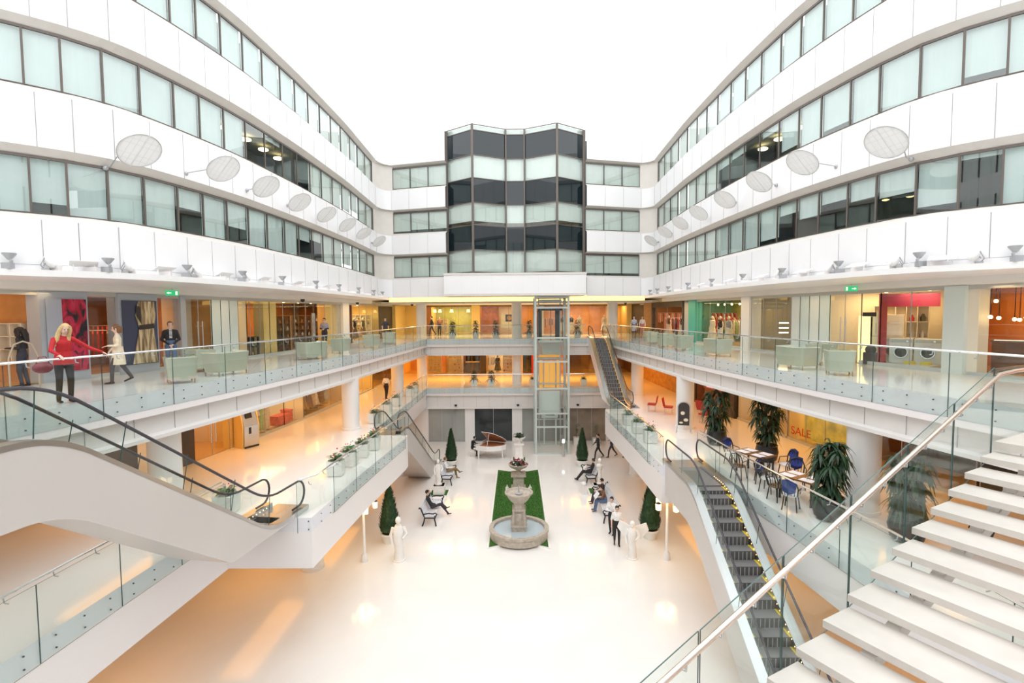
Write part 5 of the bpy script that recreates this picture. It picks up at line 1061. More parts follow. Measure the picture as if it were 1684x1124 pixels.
washer('washer at the left end of the appliance window, under the cream oven unit', 14.12, 19.25, L2 + .122, NRM); washer('wide washer with big round door on the right of the appliance window', 14.45, 18.05, L2 + .122, NRM, .74, .86); washer('washer standing left of the wide washer', 13.88, 18.53, L2 + .122, NRM, .66, .86)
t = thing('fridge', 'tall cream fridge left of the stacked washer in the appliance window', 'fridge', (13.58, 19.74, L2 + .122), NRM); g = G(); g.box(-.28, -.28, 0, .28, .28, 1.72); g.build('body', 'spale', t); g = G(); g.box(-.28, -.30, .9, .28, -.285, .92); g.cyl((.2, -.33, 1.0), (.2, -.33, 1.4), .012, n=6); g.build('handle', 'grey', t)
t = thing('oven_unit', 'cream oven unit standing on top of the left washer', 'oven', (14.12, 19.25, L2 + .975), NRM); g = G(); g.box(-.30, -.3, .004, .30, .3, .86); g.build('body', 'swhite', t); g = G(); g.box(-.24, -.312, .1, .24, -.30, .5); g.build('oven_door', 'soffit', t); g = G(); g.cyl((-.2, -.34, .56), (.2, -.34, .56), .012, n=6); g.build('handle', 'chrome', t)
shelf('cream compartment shelving behind the appliances', 15.0, 20.1, L2 + .3, NRM, 1.7, 1.85, .35, 5, 3, 'swhite', ['sdark', 'sred', 'grey'], 7, (.1, .16))
g = G(); g.ext([(13.75, 19.15, 10.33), (14.95, 18.2, 10.33), (14.95, 18.2, 10.80), (13.75, 19.15, 10.80)], (.05, .06, 0)); tag(g.build('shop_sign', 'pinkred'), 'plain crimson sign band over the appliances', 'sign')
g = G(); g.ext([(13.16, 18.72, L2 + .02), (13.34, 18.54, L2 + .02), (13.34, 18.54, 10.8), (13.16, 18.72, 10.8)], (.03, .04, 0)); tag(g.build('partition_panel', 'sred'), 'dark red upright panel at the left end of the appliance window', 'panel')
M['ylit'] = mat('yellow_lit_panel', (.95, .80, .45), .5, emit=(1, .78, .32), es=1.0); g = G(); g.ext([(13.04, 19.62, L2 + .02), (13.32, 19.36, L2 + .02), (13.32, 19.36, 10.0), (13.04, 19.62, 10.0)], (.03, .04, 0)); tag(g.build('light_panel', 'ylit'), 'bright yellow lit panel behind the black stand', 'panel')
t = thing('display_stand', 'black pole stand on a box before the bright yellow panel', 'stand', (13.16, 19.08, L2 + .02), NRM); g = G(); g.box(-.22, -.15, 0, .22, .15, .42); g.build('box', 'sdark', t); g = G(); g.ell((0, 0, .52), (.18, .14, .18), 12); g.build('head', 'sdark', t, smooth=True); g = G(); g.cyl((0, 0, .6), (0, 0, 1.75), .03, n=8); g.build('pole', 'black', t)
g = G(); g.ext([(shopxy(1, 19.3, -.02), 19.3, 9.98), (shopxy(1, 18.75, -.02), 18.75, 9.98), (shopxy(1, 18.75, -.02), 18.75, 10.13), (shopxy(1, 19.3, -.02), 19.3, 10.13)], (-.03, 0, 0)); tag(g.build('door_sign', 'black'), 'narrow black sign above the bright yellow panel', 'sign')
for i, (x, y) in enumerate(((14.0, 17.55), (13.72, 17.9))): g = G(); g.cbox((x, y, L2 + .17), (.22, .3, .1), 0, .4, .8); tag(g.build('yellow_pack', 'yel'), 'small yellow pack on the platform below the washers, %s one' % ('right' if i == 0 else 'left'), 'pack', 'yellow packs below the washers')
t = thing('shop_counter', 'long counter with white light strip in the dark orange shop', 'counter', (15.75, 16.15, L2 + .02), rad(-46)); g = G(); g.box(-.6, -.3, 0, .6, .3, .95); g.build('body', 'sbrown', t); g = G(); g.box(-.64, -.34, .95, .64, .34, 1.0); g.build('top', 'wood', t); g = G(); g.box(-.55, -.35, 1.0, .5, -.31, 1.03); g.build('light_strip', 'signw', t)
for i, (x, y, z) in enumerate([(14.15, 15.25, 10.45), (14.1, 15.35, 9.98), (14.3, 15.3, 9.95), (15.2, 15.75, 9.9), (15.5, 15.9, 9.88), (15.7, 15.9, 9.95), (16.2, 16.1, 9.85)]):
    t = thing('spotlight', 'bare spotlight in the dark orange shop, %s from the pale pillar' % ORD[i], 'lamp', (x, y, z), 0, 'spotlights of the dark orange shop'); g = G(); g.ell((0, 0, 0), .055, 8); g.build('bulb', 'bulbw', t, smooth=True); g = G(); g.cyl((0, 0, .04), (0, 0, ZH[L2] - z), .012, n=6); g.build('stem', 'black', t)
for i in range(3): g = G(); a = shopxy(1, 25.6, 1.2); g.box(a - .3, 25.6, 9.1 + .24 * i, a + .15, 25.63, 9.15 + .24 * i); tag(g.build('tube_light', 'bulbw'), 'short yellow tube light behind the grey shop glass, %s from the floor' % ORD[i], 'lamp', 'yellow tube lights')
for i, (y, c) in enumerate([(32.2, (2, 2)), (31.1, (0, 5)), (30.0, (7, 2))]): mannequin('mannequin in the teal shop window, %s from the teal pillar' % ORD[i], shopxy(1, y, .6), y, L2, rad(-75), c, i != 1)
rack('rail of red clothes inside the teal shop', 13.6, 33.4, L2, 0, 2.0, [1, 2, 1, 7, 1], 1.6, seed=8); rack('rail of mixed clothes inside the teal shop, nearer one', 13.7, 30.6, L2, rad(-10), 1.6, [2, 6, 5, 7], seed=9); rack('rail of red and white clothes at the back of the teal shop', 14.0, 34.5, L2, 0, 1.8, [1, 5, 1, 3], 1.9, seed=88)
for i in range(5): y = 28.3 + i * .9; g = G(); g.ell((shopxy(1, y, .8), y, 10.62), .06, 8); g.cyl((shopxy(1, y, .8), y, 10.66), (shopxy(1, y, .8), y, ZH[L2] - .02), .012, n=6, m=1); tag(g.build('spotlight', ['bulbw', 'black'], smooth=True), 'small bright spotlight at the top of the teal shop window, %s from the right' % ORD[i], 'lamp', 'spotlights of the teal shop')
rack('rail of pink and dark clothes in the dark-framed shop', 12.9, 40.6, L2, 0, 2.4, [3, 0, 1, 3, 4], 1.5, seed=10); rack('second rail of pink clothes in the dark-framed shop', 13.1, 43.4, L2, 0, 2.4, [3, 2, 3, 4], 1.9, seed=11); mannequin('mannequin in cream skirt in the dark-framed shop', shopxy(1, 37.2, .5), 37.0, L2, rad(-75), (0, 2)); mannequin('mannequin in dark coat in the dark-framed shop', shopxy(1, 39.6, .5), 39.8, L2, rad(-75), (0, 2))
def spots(nm, side, y0, y1, n, o=.9, z=None):
    for i in range(n):
        y = y0 + (y1 - y0) * (i + .5) / n; zz = ZH[L2] if z is None else z; oo = o + .5 * (i % 2); g = G(); g.lathe(side * (SHP(y) + oo), y, [(.05, zz - .07), (.075, zz - .03)], 10); tag(g.build('ceiling_spot', 'bulbw'), 'small ceiling spot in %s, %s from the near end' % (nm, ORD[i]), 'lamp', 'ceiling spots in ' + nm)
spots('the far left orange shop', -1, 11.5, 15.0, 4); spots('the room behind the posters', -1, 16.2, 20.6, 5); spots('the banner shop', -1, 23.6, 27.5, 5); spots('the shoe shop', -1, 27.8, 34.5, 8); spots('the far left yellow shop', -1, 36, 41, 6); spots('the appliance shop', 1, 17, 20.4, 4); spots('the dark-framed clothes shop', 1, 36, 43.5, 7); spots('the lit left mezzanine window', -1, 23.2, 27.8, 5, .7, ZH[L1]); spots('the mezzanine corner window', -1, 28.6, 34, 5, .7, ZH[L1])
# back upper shops
M['shade'] = mat('lamp_shade_glow', (1, .85, .45), .6, emit=(1, .72, .25), es=2.0)
for i, x in enumerate((-8.05, -7.55, -6.4, -4.75)):
    t = thing('pendant_lamp', 'glowing pendant shade in the green-walled back shop, %s from the left' % ORD[i], 'lamp', (x, SHOPY + .7, L2), 0, 'pendant shades of the back shop'); g = G(); g.lathe(0, 0, [(.17, 2.1), (.12, 2.38)], 12); g.build('shade', 'shade', t, smooth=True); g = G(); g.cyl((0, 0, 2.38), (0, 0, 2.7), .01, n=6); g.build('cord', 'black', t)
shelf('shelves of glowing goods in the green-walled back shop', -7.6, SHOPY + 2.2, L2, 0, 1.2, 1.4, .3, 3, 4, 'swhite', ['sred', 'wood2', 'swhite'], 12)
t = thing('poster', 'framed print of a black square with an orange round, beside the back column', 'poster', (-.85, SHOPY + .2, L2 + .55)); g = G(); g.box(-.7, -.02, 0, .55, .02, 1.45, 0); g.build('board', 'swhite', t); g = G(); g.box(-.25, -.03, .62, .5, -.02, 1.3, 0); g.build('dark_square', 'black', t); g = G(); g.cyl((.12, -.035, .97), (.12, -.03, .97), .22, n=20); g.build('orange_round', 'wood2', t)
for i, x in enumerate((3.1, 4.1)): rack('rail of pink and white clothes in the back clothes shop, %s one' % ('left' if i == 0 else 'middle'), x, SHOPY + 1.6, L2, 0, .95, [3, 0, 5, 3, 0], seed=13 + i)
for i, (x, c) in enumerate([(5.35, (0, 2)), (6.15, (2, 2)), (4.5, (4, 5)), (8.55, (2, 5)), (9.6, (5, 2))]): mannequin('mannequin in pale full skirt in the back clothes shop, %s from the left' % ORD[i], x, SHOPY + .6, L2, 0, c)
g = G(); cu = bpy.data.curves.new('letter', 'FONT'); cu.body = 'IN'; cu.size = .5; cu.extrude = .02; cu.align_x = 'CENTER'; o = bpy.data.objects.new('letters', cu); COL.objects.link(o); o.location = (5.45, SHOPY - .6, 10.55); o.rotation_euler = (PI / 2, 0, 0); bpy.context.view_layer.update(); me = bpy.data.meshes.new_from_object(o.evaluated_get(bpy.context.evaluated_depsgraph_get())); bpy.data.objects.remove(o); o = bpy.data.objects.new('shop_lettering', me); COL.objects.link(o); me.materials.clear(); me.materials.append(M['wood2']); o.location = (5.45, SHOPY - .6, 10.55); o.rotation_euler = (PI / 2, 0, 0); tag(o, 'gold letters hanging over the back clothes shop', 'sign')
# mezzanine back shops
for i, (x, nm) in enumerate([(-8.2, 'shelves of pink and yellow goods on the lower back gallery'), (-6.2, 'shelves of bright goods beside them on the lower back gallery'), (-.95, 'glowing display shelves beside the lower back column')]): shelf(nm, x, SHOPY + 1.2, L1, 0, 1.3 if i < 2 else .9, 2.0, .3, 3, 6, 'swhite', ['sred', 'swhite', 'fwhite', 'wood2'], 20 + i)
t = thing('shop_counter', 'dark counter in the lower back shop', 'counter', (-4.4, SHOPY + .8, L1 + .02)); g = G(); g.box(-.65, -.3, 0, .65, .3, 1.0); g.build('body', 'sdark', t); g = G(); g.box(-.7, -.33, 1.0, .7, .33, 1.04); g.build('top', 'swhite', t)
mannequin('mannequin in black behind the lower back gallery plants', -1.9, SHOPY + .4, L1, 0, (0, 0), True, skin='sdark'); rack('rail of dark and purple clothes in the lower back shop', -2.5, SHOPY + 1.6, L1, 0, .9, [0, 7, 4, 0], seed=30)
# mezzanine left: cash machine, clothes, gift boxes
t = thing('cash_machine', 'grey cash machine with wooden surround standing by the left glass doors', 'cash machine', (-12.05, 22.35, L1), rad(62)); g = G(); g.ext([(-.34, -.02, 0), (-.34, -.34, 0), (-.34, -.36, .95), (-.34, -.20, 1.35), (-.34, -.10, 1.75), (-.34, .2, 1.9), (-.34, .25, 0)], (.68, 0, 0)); g.build('body', 'steel', t); g = G(); g.ext([(-.40, .0, 0), (-.40, -.28, 0), (-.40, -.33, .95), (-.40, -.2, 1.45), (-.40, 0, 1.8), (-.40, .3, 1.98), (-.40, .3, 0)], (.05, 0, 0)); g.ext([(.35, .0, 0), (.35, -.28, 0), (.35, -.33, .95), (.35, -.2, 1.45), (.35, 0, 1.8), (.35, .3, 1.98), (.35, .3, 0)], (.05, 0, 0)); g.build('surround', 'syellow', t)
g = G(); g.ext([(-.18, -.245, 1.30), (.12, -.245, 1.30), (.12, -.16, 1.6), (-.18, -.16, 1.6)], (0, -.01, 0)); g.build('screen', 'black', t); g = G(); g.box(-.12, -.375, .62, -.02, -.355, .9); g.box(-.34, -.36, 0, .34, -.335, .08); g.build('slot', 'black', t); g = G(); g.box(.02, -.37, .96, .26, -.33, 1.0); g.build('keypad', 'grey', t)
for i, (y, c) in enumerate([(23.8, (2, 2)), (24.4, (2, 2)), (25.0, (6, 6)), (25.6, (2, 2))]): mannequin('clothes stand in the lit left mezzanine window, %s from the cash machine' % ORD[i], -12.75, y, L1, rad(90), c, False)
M['redbox'] = mat('gift_red', (.62, .09, .06), .5, var=.4, scale=14)
for nm, y, w, h, r in (('long red patterned gift chest in the left mezzanine window', 26.45, .9, .42, rad(80)), ('small red patterned gift box at the window end', 27.3, .35, .55, rad(70))):
    t = thing('gift_box', nm, 'box', (-12.5, y, L1 + .1), r, 'red gift boxes'); g = G(); g.box(-w / 2, -.25, 0, w / 2, .25, h); g.build('base', 'redbox', t); g = G(); g.box(-w / 2 - .02, -.27, h, w / 2 + .02, .27, h + .07); g.build('lid', 'redbox', t)
for i, (y, c) in enumerate([(29.0, (4, 4)), (29.8, (0, 4)), (30.7, (4, 2)), (31.5, (2, 4)), (32.4, (4, 7))]): mannequin('dark knitwear mannequin in the left mezzanine corner window, %s along' % ORD[i], -12.35, y, L1 + .15, rad(90), c, True)
rack('rail of brown knitwear behind the corner window mannequins', -13.0, 30.8, L1, rad(90), 3.0, [4, 2, 0, 4], seed=31)
# mezzanine right: bar, sale window, cafe
M['pinkl'] = mat('bar_pink_light', (1, .3, .5), .5, emit=(1, .25, .45), es=1.2)
t = thing('bar_counter', 'bar counter with glowing pink panels behind the chalkboard', 'bar', (12.5, 30.6, L1 + .02), rad(-80)); g = G(); g.box(-1.7, -.35, 0, 1.7, .35, 1.05); g.build('body', 'sbrown', t); g = G(); g.box(-1.75, -.4, 1.05, 1.75, .4, 1.1); g.build('top', 'wood', t)
for x in (-1.1, .1, 1.2): g = G(); g.box(x - .35, -.37, 1.12, x + .3, -.33, 1.34); g.build('light_panel', 'pinkl', t)
shelf('tall back-bar shelves of bottles behind the pink bar', 14.6, 30.6, L1, rad(-85), 3.2, 2.0, .3, 9, 4, 'sbrown', ['sred', 'wood2', 'sdark', 'pinkred'], 33, (.08, .12))
cu = bpy.data.curves.new('sale', 'FONT'); cu.body = 'SALE'; cu.size = .5; cu.extrude = .004; cu.align_x = 'CENTER'; o = bpy.data.objects.new('x', cu); COL.objects.link(o); bpy.context.view_layer.update(); me = bpy.data.meshes.new_from_object(o.evaluated_get(bpy.context.evaluated_depsgraph_get())); bpy.data.objects.remove(o); me.materials.clear(); me.materials.append(mat('sale_red', (.50, .012, .01), .5)); o = bpy.data.objects.new('sale_lettering', me); COL.objects.link(o); yy = 22.4; o.location = (SHP(yy) - .06, yy, L1 + .34); o.rotation_euler = (PI / 2, 0, rad(-72)); tag(o, 'red SALE lettering on the yellow shop window', 'sign')
M['yglow'] = mat('sale_window_yellow', (.58, .50, .10), .6, emit=(.8, .62, .06), es=.10, var=.5, scale=1.6)
g = G(); g.ext([(shopxy(1, 20.2, .5), 20.2, L1 + .1), (shopxy(1, 23.0, .5), 23.0, L1 + .1), (shopxy(1, 23.0, .5), 23.0, L1 + 2.4), (shopxy(1, 20.2, .5), 20.2, L1 + 2.4)], (.04, 0, 0)); tag(g.build('window_backdrop', 'yglow'), 'glowing yellow green backing panel of the sale window', 'panel')
# cafe
M['cafew'] = mat('cafe_wood', (.18, .085, .035), .35, var=.2, scale=5); M['paper'] = mat('placemat_paper', (.84, .80, .80), .7, var=.06, scale=8); M['bluec'] = mat('cloth_blue', (.02, .04, .22), .7)
def cafe_table(nm, x, y, rz, mats_):
    t = thing('cafe_table', nm, 'table', (x, y, L1), rz, 'dark wooden cafe tables'); g = G(); g.box(-.62, -.4, .71, .62, .4, .75); g.build('tabletop', 'cafew', t)
    for sx in (-.5, .5):
        for sy in (-.32, .32): g = G(); g.box(sx - .025, sy - .025, 0, sx + .025, sy + .025, .71); g.build('leg', 'black', t)
    mt = Matrix.Rotation(rz, 3, 'Z')
    for i, (px, py) in enumerate(((-.32, -.2), (.30, -.2), (-.32, .2), (.30, .2))[:mats_]):
        c = mt @ Vector((px, py, .752)) + Vector((x, y, L1)); g = G(); g.box(-.21, -.15, 0, .21, .15, .004, 0); g.cbox((0, 0, .005), (.12, .07, .003), 1); o = g.build('placemat', ['paper', 'fwhite']); o.location = c; o.rotation_euler = (0, 0, rz); tag(o, 'white paper placemat on the %s, %s one' % (nm.split(',')[0], ORD[i]), 'placemat', 'paper placemats on the cafe tables')
def cafe_chair(nm, x, y, rz, cloth=True):
    t = thing('cafe_chair', nm, 'chair', (x, y, L1), rz, 'black iron cafe chairs'); g = G(); g.lathe(0, 0, [(.22, .43), (.23, .45), (.2, .475), (.01, .48)], 18); g.build('seat', 'paper' if cloth else 'cafew', t, smooth=True)
    for sx in (-1, 1): 
        for sy in (-1, 1): g = G(); g.cyl((sx * .15, sy * .15, .44), (sx * .2, sy * .2, 0), .018, n=8); g.build('leg', 'black', t)
    g = G(); bp = [(-.2, -.16, .46), (-.23, -.22, .7), (-.17, -.25, .88), (0, -.26, .95), (.17, -.25, .88), (.23, -.22, .7), (.2, -.16, .46)]; g.tube(bp, .02, 8)
    for sx in (-.12, -.04, .04, .12): g.tube([(sx, -.18, .46), (sx * 1.3, -.25, .7), (sx * 1.1, -.26, .92)], .010, 6)
    g.tube([(-.24, -.2, .66), (-.24, .1, .66), (-.2, .18, .46)], .016, 6); g.tube([(.24, -.2, .66), (.24, .1, .66), (.2, .18, .46)], .016, 6); g.build('backrest', 'black', t, smooth=True)
    if cloth: g = G(); strip(g, [(-.2, -.30, .93), (0, -.315, .99), (.2, -.30, .93)], [(-.17, -.29, .60), (0, -.30, .52), (.17, -.29, .60)]); strip(g, [(-.2, -.30, .93), (0, -.315, .99), (.2, -.30, .93)], [(-.17, -.2, .7), (0, -.21, .64), (.17, -.2, .7)]); g.build('blue_cloth', 'bluec', t, clean=False)
TA = rad(-62)
cafe_table('far cafe table, beside the second big tree', 8.55, 18.25, TA, 4); cafe_table('near cafe table, between escalator and column', 8.75, 15.55, TA, 4)
for nm, x, y, r in (('blue-draped chair at the far cafe table, tree side', 8.2, 19.35, rad(200)), ('dark chair at the far cafe table by the escalator glass', 7.75, 17.7, rad(-50)), ('blue-draped chair at the far cafe table, shop side', 9.5, 17.85, rad(100)), ('dark chair at the far cafe table, nearest the railing', 8.3, 17.2, rad(-20)),
                    ('blue-draped chair at the near cafe table, far side', 9.25, 16.7, rad(160)), ('dark chair at the near cafe table against the railing', 8.02, 15.6, rad(-70)), ('white-seated chair at the near cafe table, nearest us', 8.05, 14.85, rad(-40)), ('blue-draped chair left of the near cafe table', 8.1, 16.35, rad(-140))): cafe_chair(nm, x, y, r, 'blue' in nm or 'white' in nm)
cafe_chair('dark chair seen through the stair glass', 11.2, 12.2, rad(60), False)
t = thing('chalkboard', 'black chalkboard with rounded top on a wire stand before the column', 'sign board', (8.05, 24.55, L1), rad(-14)); g = G(); pts = [(-.26, 0, .35), (.26, 0, .35), (.26, 0, 1.25)] + [(.26 * math.cos(a), 0, 1.25 + .22 * math.sin(a)) for a in [PI * k / 8 for k in range(1, 8)]] + [(-.26, 0, 1.25)]; g.ext(pts, (0, .03, 0)); g.build('board', 'sdark', t)
g = G(); g.tube([(-.31, .02, 0), (-.29, .02, .6), (-.29, .02, 1.25)] + [(-.29 * math.cos(a), .02, 1.25 + .25 * math.sin(a)) for a in [PI * k / 8 for k in range(1, 8)]] + [(.29, .02, 1.25), (.29, .02, .6), (.31, .02, 0)], .014, 6); g.tube([(-.29, .02, .45), (-.36, -.25, 0)], .012, 6); g.tube([(.29, .02, .45), (.36, -.25, 0)], .012, 6); g.tube([(.29, .02, .45), (.36, .3, 0)], .012, 6); g.build('stand', 'grey', t, smooth=True)
g = G(); g.ell((-.05, -.004, .95), (.1, .003, .09), 10); g.ell((.1, -.004, .62), (.11, .003, .08), 10); g.ell((-.12, -.004, .48), (.09, .003, .05), 10); g.build('chalk_drawing', 'swhite', t, smooth=True)
M['redch'] = mat('red_cushion', (.42, .03, .02), .6)
def red_chair(nm, x, y, rz):
    t = thing('red_chair', nm, 'chair', (x, y, L1), rz, 'red chairs of the bar'); g = G(); g.cbox((0, 0, .45), (.46, .46, .09)); g.build('seat', 'redch', t); g = G(); g.ext([(-.23, -.22, .5), (.23, -.22, .5), (.25, -.3, .95), (-.25, -.3, .95)], (0, -.05, 0)); g.build('backrest', 'redch', t)
    for sx in (-.19, .19):
        for sy in (-.19, .19): g = G(); g.cyl((sx, sy, 0), (sx, sy, .42), .014, n=6); g.build('leg', 'steel', t)
for nm, x, y, r in (('red chair beside the foot of the far right escalator', 7.9, 29.8, 1.2), ('red chair between the two columns, by the escalator foot', 8.6, 28.9, -2.0), ('red chair right of the chalkboard column, nearer the bar', 10.3, 28.2, -1.0), ('red chair right of the chalkboard column, in front', 9.9, 26.8, .6)): red_chair(nm, x, y, r)
t = thing('round_table', 'orange round table among the red chairs by the bar', 'table', (10.6, 27.3, L1)); g = G(); g.lathe(0, 0, [(.45, .72), (.45, .75), (.01, .75)], 24); g.build('tabletop', 'wood2', t); g = G(); g.cyl((0, 0, .02), (0, 0, .72), .035); g.lathe(0, 0, [(.25, 0), (.25, .02), (.03, .03)], 16); g.build('base', 'steel', t)
t = thing('security_gate', 'beige hoop gate at the entrance of the orange shop', 'gate', (-13.3, 13.6, L2), rad(60)); g = G(); g.tube([(-.3, 0, 0), (-.3, 0, .9), (-.18, 0, 1.25), (0, 0, 1.33), (.18, 0, 1.25), (.3, 0, .9), (.3, 0, 0)], .022, 8); g.build('hoop', mat('gate_beige', (.42, .34, .25), .5), t, smooth=True); g = G(); g.box(-.36, -.12, 0, -.24, .12, .03); g.box(.24, -.12, 0, .36, .12, .03); g.build('foot', 'grey', t)
for sd, x, y, z in LITW:
    g = G(); g.ell((x, y, z + .05), (.22, .22, .07), 10); tag(g.build('ceiling_lamp', 'bulbw', smooth=True), 'glowing ceiling lamp in the dark office window at depth %.0f on the %s facade' % (y, SIDE[sd]), 'lamp', 'office ceiling lamps')
# ---------- people ----------
M['skin'] = mat('skin', (.72, .47, .36), .5); M['eye'] = mat('eye_dark', (.16, .10, .08), .3); M['lip'] = mat('lip', (.50, .20, .18), .5)
def cloth(n, c): M[n] = mat('fabric_' + n, c, .75, var=.12, scale=12); return n
for n, c in (('c_red', (.50, .015, .02)), ('c_black', (.018, .017, .02)), ('c_beige', (.74, .62, .46)), ('c_denim', (.09, .15, .27)), ('c_white', (.80, .80, .80)), ('c_dark', (.035, .035, .05)), ('c_brown', (.20, .09, .045)), ('c_khaki', (.24, .16, .07)), ('c_grey', (.36, .36, .42)), ('c_stock', (.06, .05, .055)), ('h_blond', (.62, .44, .20)), ('h_brown', (.20, .09, .04)), ('h_dark', (.025, .018, .015)), ('c_pink', (.55, .2, .25))): cloth(n, c)
def JS(stride=0.0, lean=0.0, arms=None, bend=0.0):
    """standing / walking joints, facing -Y; stride in metres (half step)."""
    J = dict(pelvis=(0, 0, .95), waist=(0, -.02 * lean, 1.09), chest=(0, -.08 * lean, 1.30), neck=(0, -.10 * lean + .01, 1.455), head=(0, -.13 * lean - .015, 1.60))
    for s, n in ((1, 'l'), (-1, 'r')):
        st = stride * s; J['sh' + n] = (s * .17, -.09 * lean, 1.40); J['el' + n] = (s * .225, .03 - .09 * lean + st * .35, 1.12); J['wr' + n] = (s * .225, -.07 - .08 * lean + st * .7, .90)
        J['hip' + n] = (s * .085, 0, .91); J['kn' + n] = (s * .09, -.03 - st * .62, .50 + abs(st) * .02); J['an' + n] = (s * .09, .03 - st * (1.0 if st > 0 else 1.25), .085 + (.10 if st < -.05 else 0)); J['to' + n] = (s * .10, J['an' + n][1] - .16, .035 if st > -.05 else .05)
    if arms: J.update(arms)
    return J
def JSIT(zs=.46, back=.10, ext=.0, arms=None, cross=False, fwd=0.0):
    J = dict(pelvis=(0, .06, zs + .11), waist=(0, .10 + back * .4 - fwd * .4, zs + .27), chest=(0, .10 + back - fwd, zs + .47), neck=(0, .11 + back * 1.2 - fwd * 1.5, zs + .63), head=(0, .08 + back * 1.2 - fwd * 1.9, zs + .78))
    for s, n in ((1, 'l'), (-1, 'r')):
        c = J['chest']; J['sh' + n] = (s * .17, c[1] + .01, zs + .575); J['el' + n] = (s * .23, c[1] - .10, zs + .30); J['wr' + n] = (s * .12, c[1] - .34, zs + .26)
        J['hip' + n] = (s * .09, .05, zs + .08); J['kn' + n] = (s * .11, -.38, zs + .10); J['an' + n] = (s * .11, -.42 - ext * .38, .09 + ext * .02); J['to' + n] = (s * .12, J['an' + n][1] - .16, .04 + ext * .06)
    if cross: J['knr'] = (-.02, -.40, zs + .20); J['anr'] = (.14, -.62, zs - .06); J['tor'] = (.17, -.78, zs - .04)
    if arms: J.update(arms)
    return J
def person(nm, x, y, z, rz, J, cols, hair, h=1.72, vox=.02, extra=None, fem=False, group=None, hairstyle='short', grip=False):
    """cols: dict top, sleeve, legs, shoes; body is one continuous remeshed surface with clothing by region."""
    t = thing('person', nm, 'person', (x, y, z), rz, group); K = h / 1.72; prim = []; g = G()
    V3 = lambda n: Vector(J[n])
    LAB = ['skin', cols['top'], cols['sleeve'], cols['legs'], cols['shoes'], 'eye', 'lip']
    def cap(p0, p1, r0, r1, lab, lat=Vector((1, 0, 0)), n=10):
        """tapered limb with elliptic section (a along lat, b across) and rounded ends."""
        p0, p1 = Vector(p0), Vector(p1); r0 = r0 if isinstance(r0, tuple) else (r0, r0); r1 = r1 if isinstance(r1, tuple) else (r1, r1)
        d = (p1 - p0); L = max(d.length, 1e-4); d = d / L; a = lat - d * lat.dot(d); a = a.normalized() if a.length > .1 else d.orthogonal().normalized(); b = d.cross(a); base = len(g.v); rows = []
        for th in (-90, -55, -25, 0): rows.append((p0 + d * (math.sin(rad(th)) * min(r0)), r0, max(.08, math.cos(rad(th)))))
        for th in (0, 25, 55, 90): rows.append((p1 + d * (math.sin(rad(th)) * min(r1)), r1, max(.08, math.cos(rad(th)))))
        for c, r, f in rows:
            for j in range(n): q = 2 * PI * j / n; g.v.append(tuple(c + a * (r[0] * f * math.cos(q)) + b * (r[1] * f * math.sin(q))))
        for i in range(len(rows) - 1):
            for j in range(n): j2 = (j + 1) % n; g.f.append((base + i * n + j, base + i * n + j2, base + (i + 1) * n + j2, base + (i + 1) * n + j)); g.m.append(0)
        g.f.append(tuple(base + j for j in range(n - 1, -1, -1))); g.m.append(0); g.f.append(tuple(base + (len(rows) - 1) * n + j for j in range(n))); g.m.append(0)
        prim.append((np.array(p0), np.array(p1), (r0[0] + r0[1]) / 2, (r1[0] + r1[1]) / 2, lab))
    sw, hw = (.155, .166) if fem else (.175, .158)
    hd, nk, ch, wa, pe = V3('head'), V3('neck'), V3('chest'), V3('waist'), V3('pelvis')
    cap(pe, wa, (hw, .108), (.125 if fem else .142, .09), 3 if not cols.get('long') else 1); cap(wa, ch, (.122 if fem else .142, .088), (sw, .105), 1); cap(ch, ch + (nk - ch) * .62, (sw, .10), (.10, .07), 1); cap(ch + (nk - ch) * .7, hd - Vector((0, 0, .06)), .052, .05, 0)
    f = (hd - nk).normalized(); fw = Vector((0, -1, 0)); fw = (fw - f * fw.dot(f)).normalized(); sd = Vector((1, 0, 0))
    cap(hd - f * .035, hd + f * .04, (.070, .086), (.074, .092), 0); cap(hd - f * .08 + fw * .045, hd - f * .055 + fw * .05, (.036, .03), (.05, .04), 0); cap(hd + fw * .092 + f * .012, hd + fw * .108 - f * .02, .010, .014, 0)
    for s in (-1, 1): cap(hd + sd * s * .077 - f * .02, hd + sd * s * .078 + f * .012, (.012, .02), (.012, .022), 0); cap(hd + fw * .083 + sd * s * .030 + f * .014, hd + fw * .084 + sd * s * .034 + f * .014, .007, .007, 5)
    cap(hd + fw * .086 - sd * .016 - f * .052, hd + fw * .086 + sd * .016 - f * .052, .007, .007, 6)
    for n, s in (('l', 1), ('r', -1)):
        sh, el, wr, hp, kn, an, to = (V3(k + n) for k in ('sh', 'el', 'wr', 'hip', 'kn', 'an', 'to'))
        cap(nk - Vector((0, 0, .035)), sh - Vector((s * .02, 0, .012)), .050, .050 if fem else .056, 1); cap(sh - Vector((s * .012, 0, .015)), el, .052 if fem else .058, .043 if fem else .05, 1); cap(el, wr, .042, .028, 2); d = (wr - el).normalized(); side_ = d.cross(Vector((0, 0, 1))); side_ = side_.normalized() if side_.length > .1 else Vector((1, 0, 0)); up = side_.cross(d)
        hd2 = J.get('hd' + n); d = Vector(hd2).normalized() if hd2 else (d + Vector((0, 0, -.25))).normalized(); pal = wr + d * .075; cap(wr + d * .01, pal, (.026, .016), (.036, .015), 0, side_)
        for k, (o, l) in enumerate(((-.027, .068), (-.009, .08), (.009, .076), (.027, .06))):
            a = pal + side_ * o + d * .01; m_ = a + d * l * .55 - up * .006; cap(a, m_, .0095, .009, 0, n=6); cap(m_, m_ + (d * .8 - up * (.9 if grip else .45)).normalized() * l * .5, .009, .008, 0, n=6)
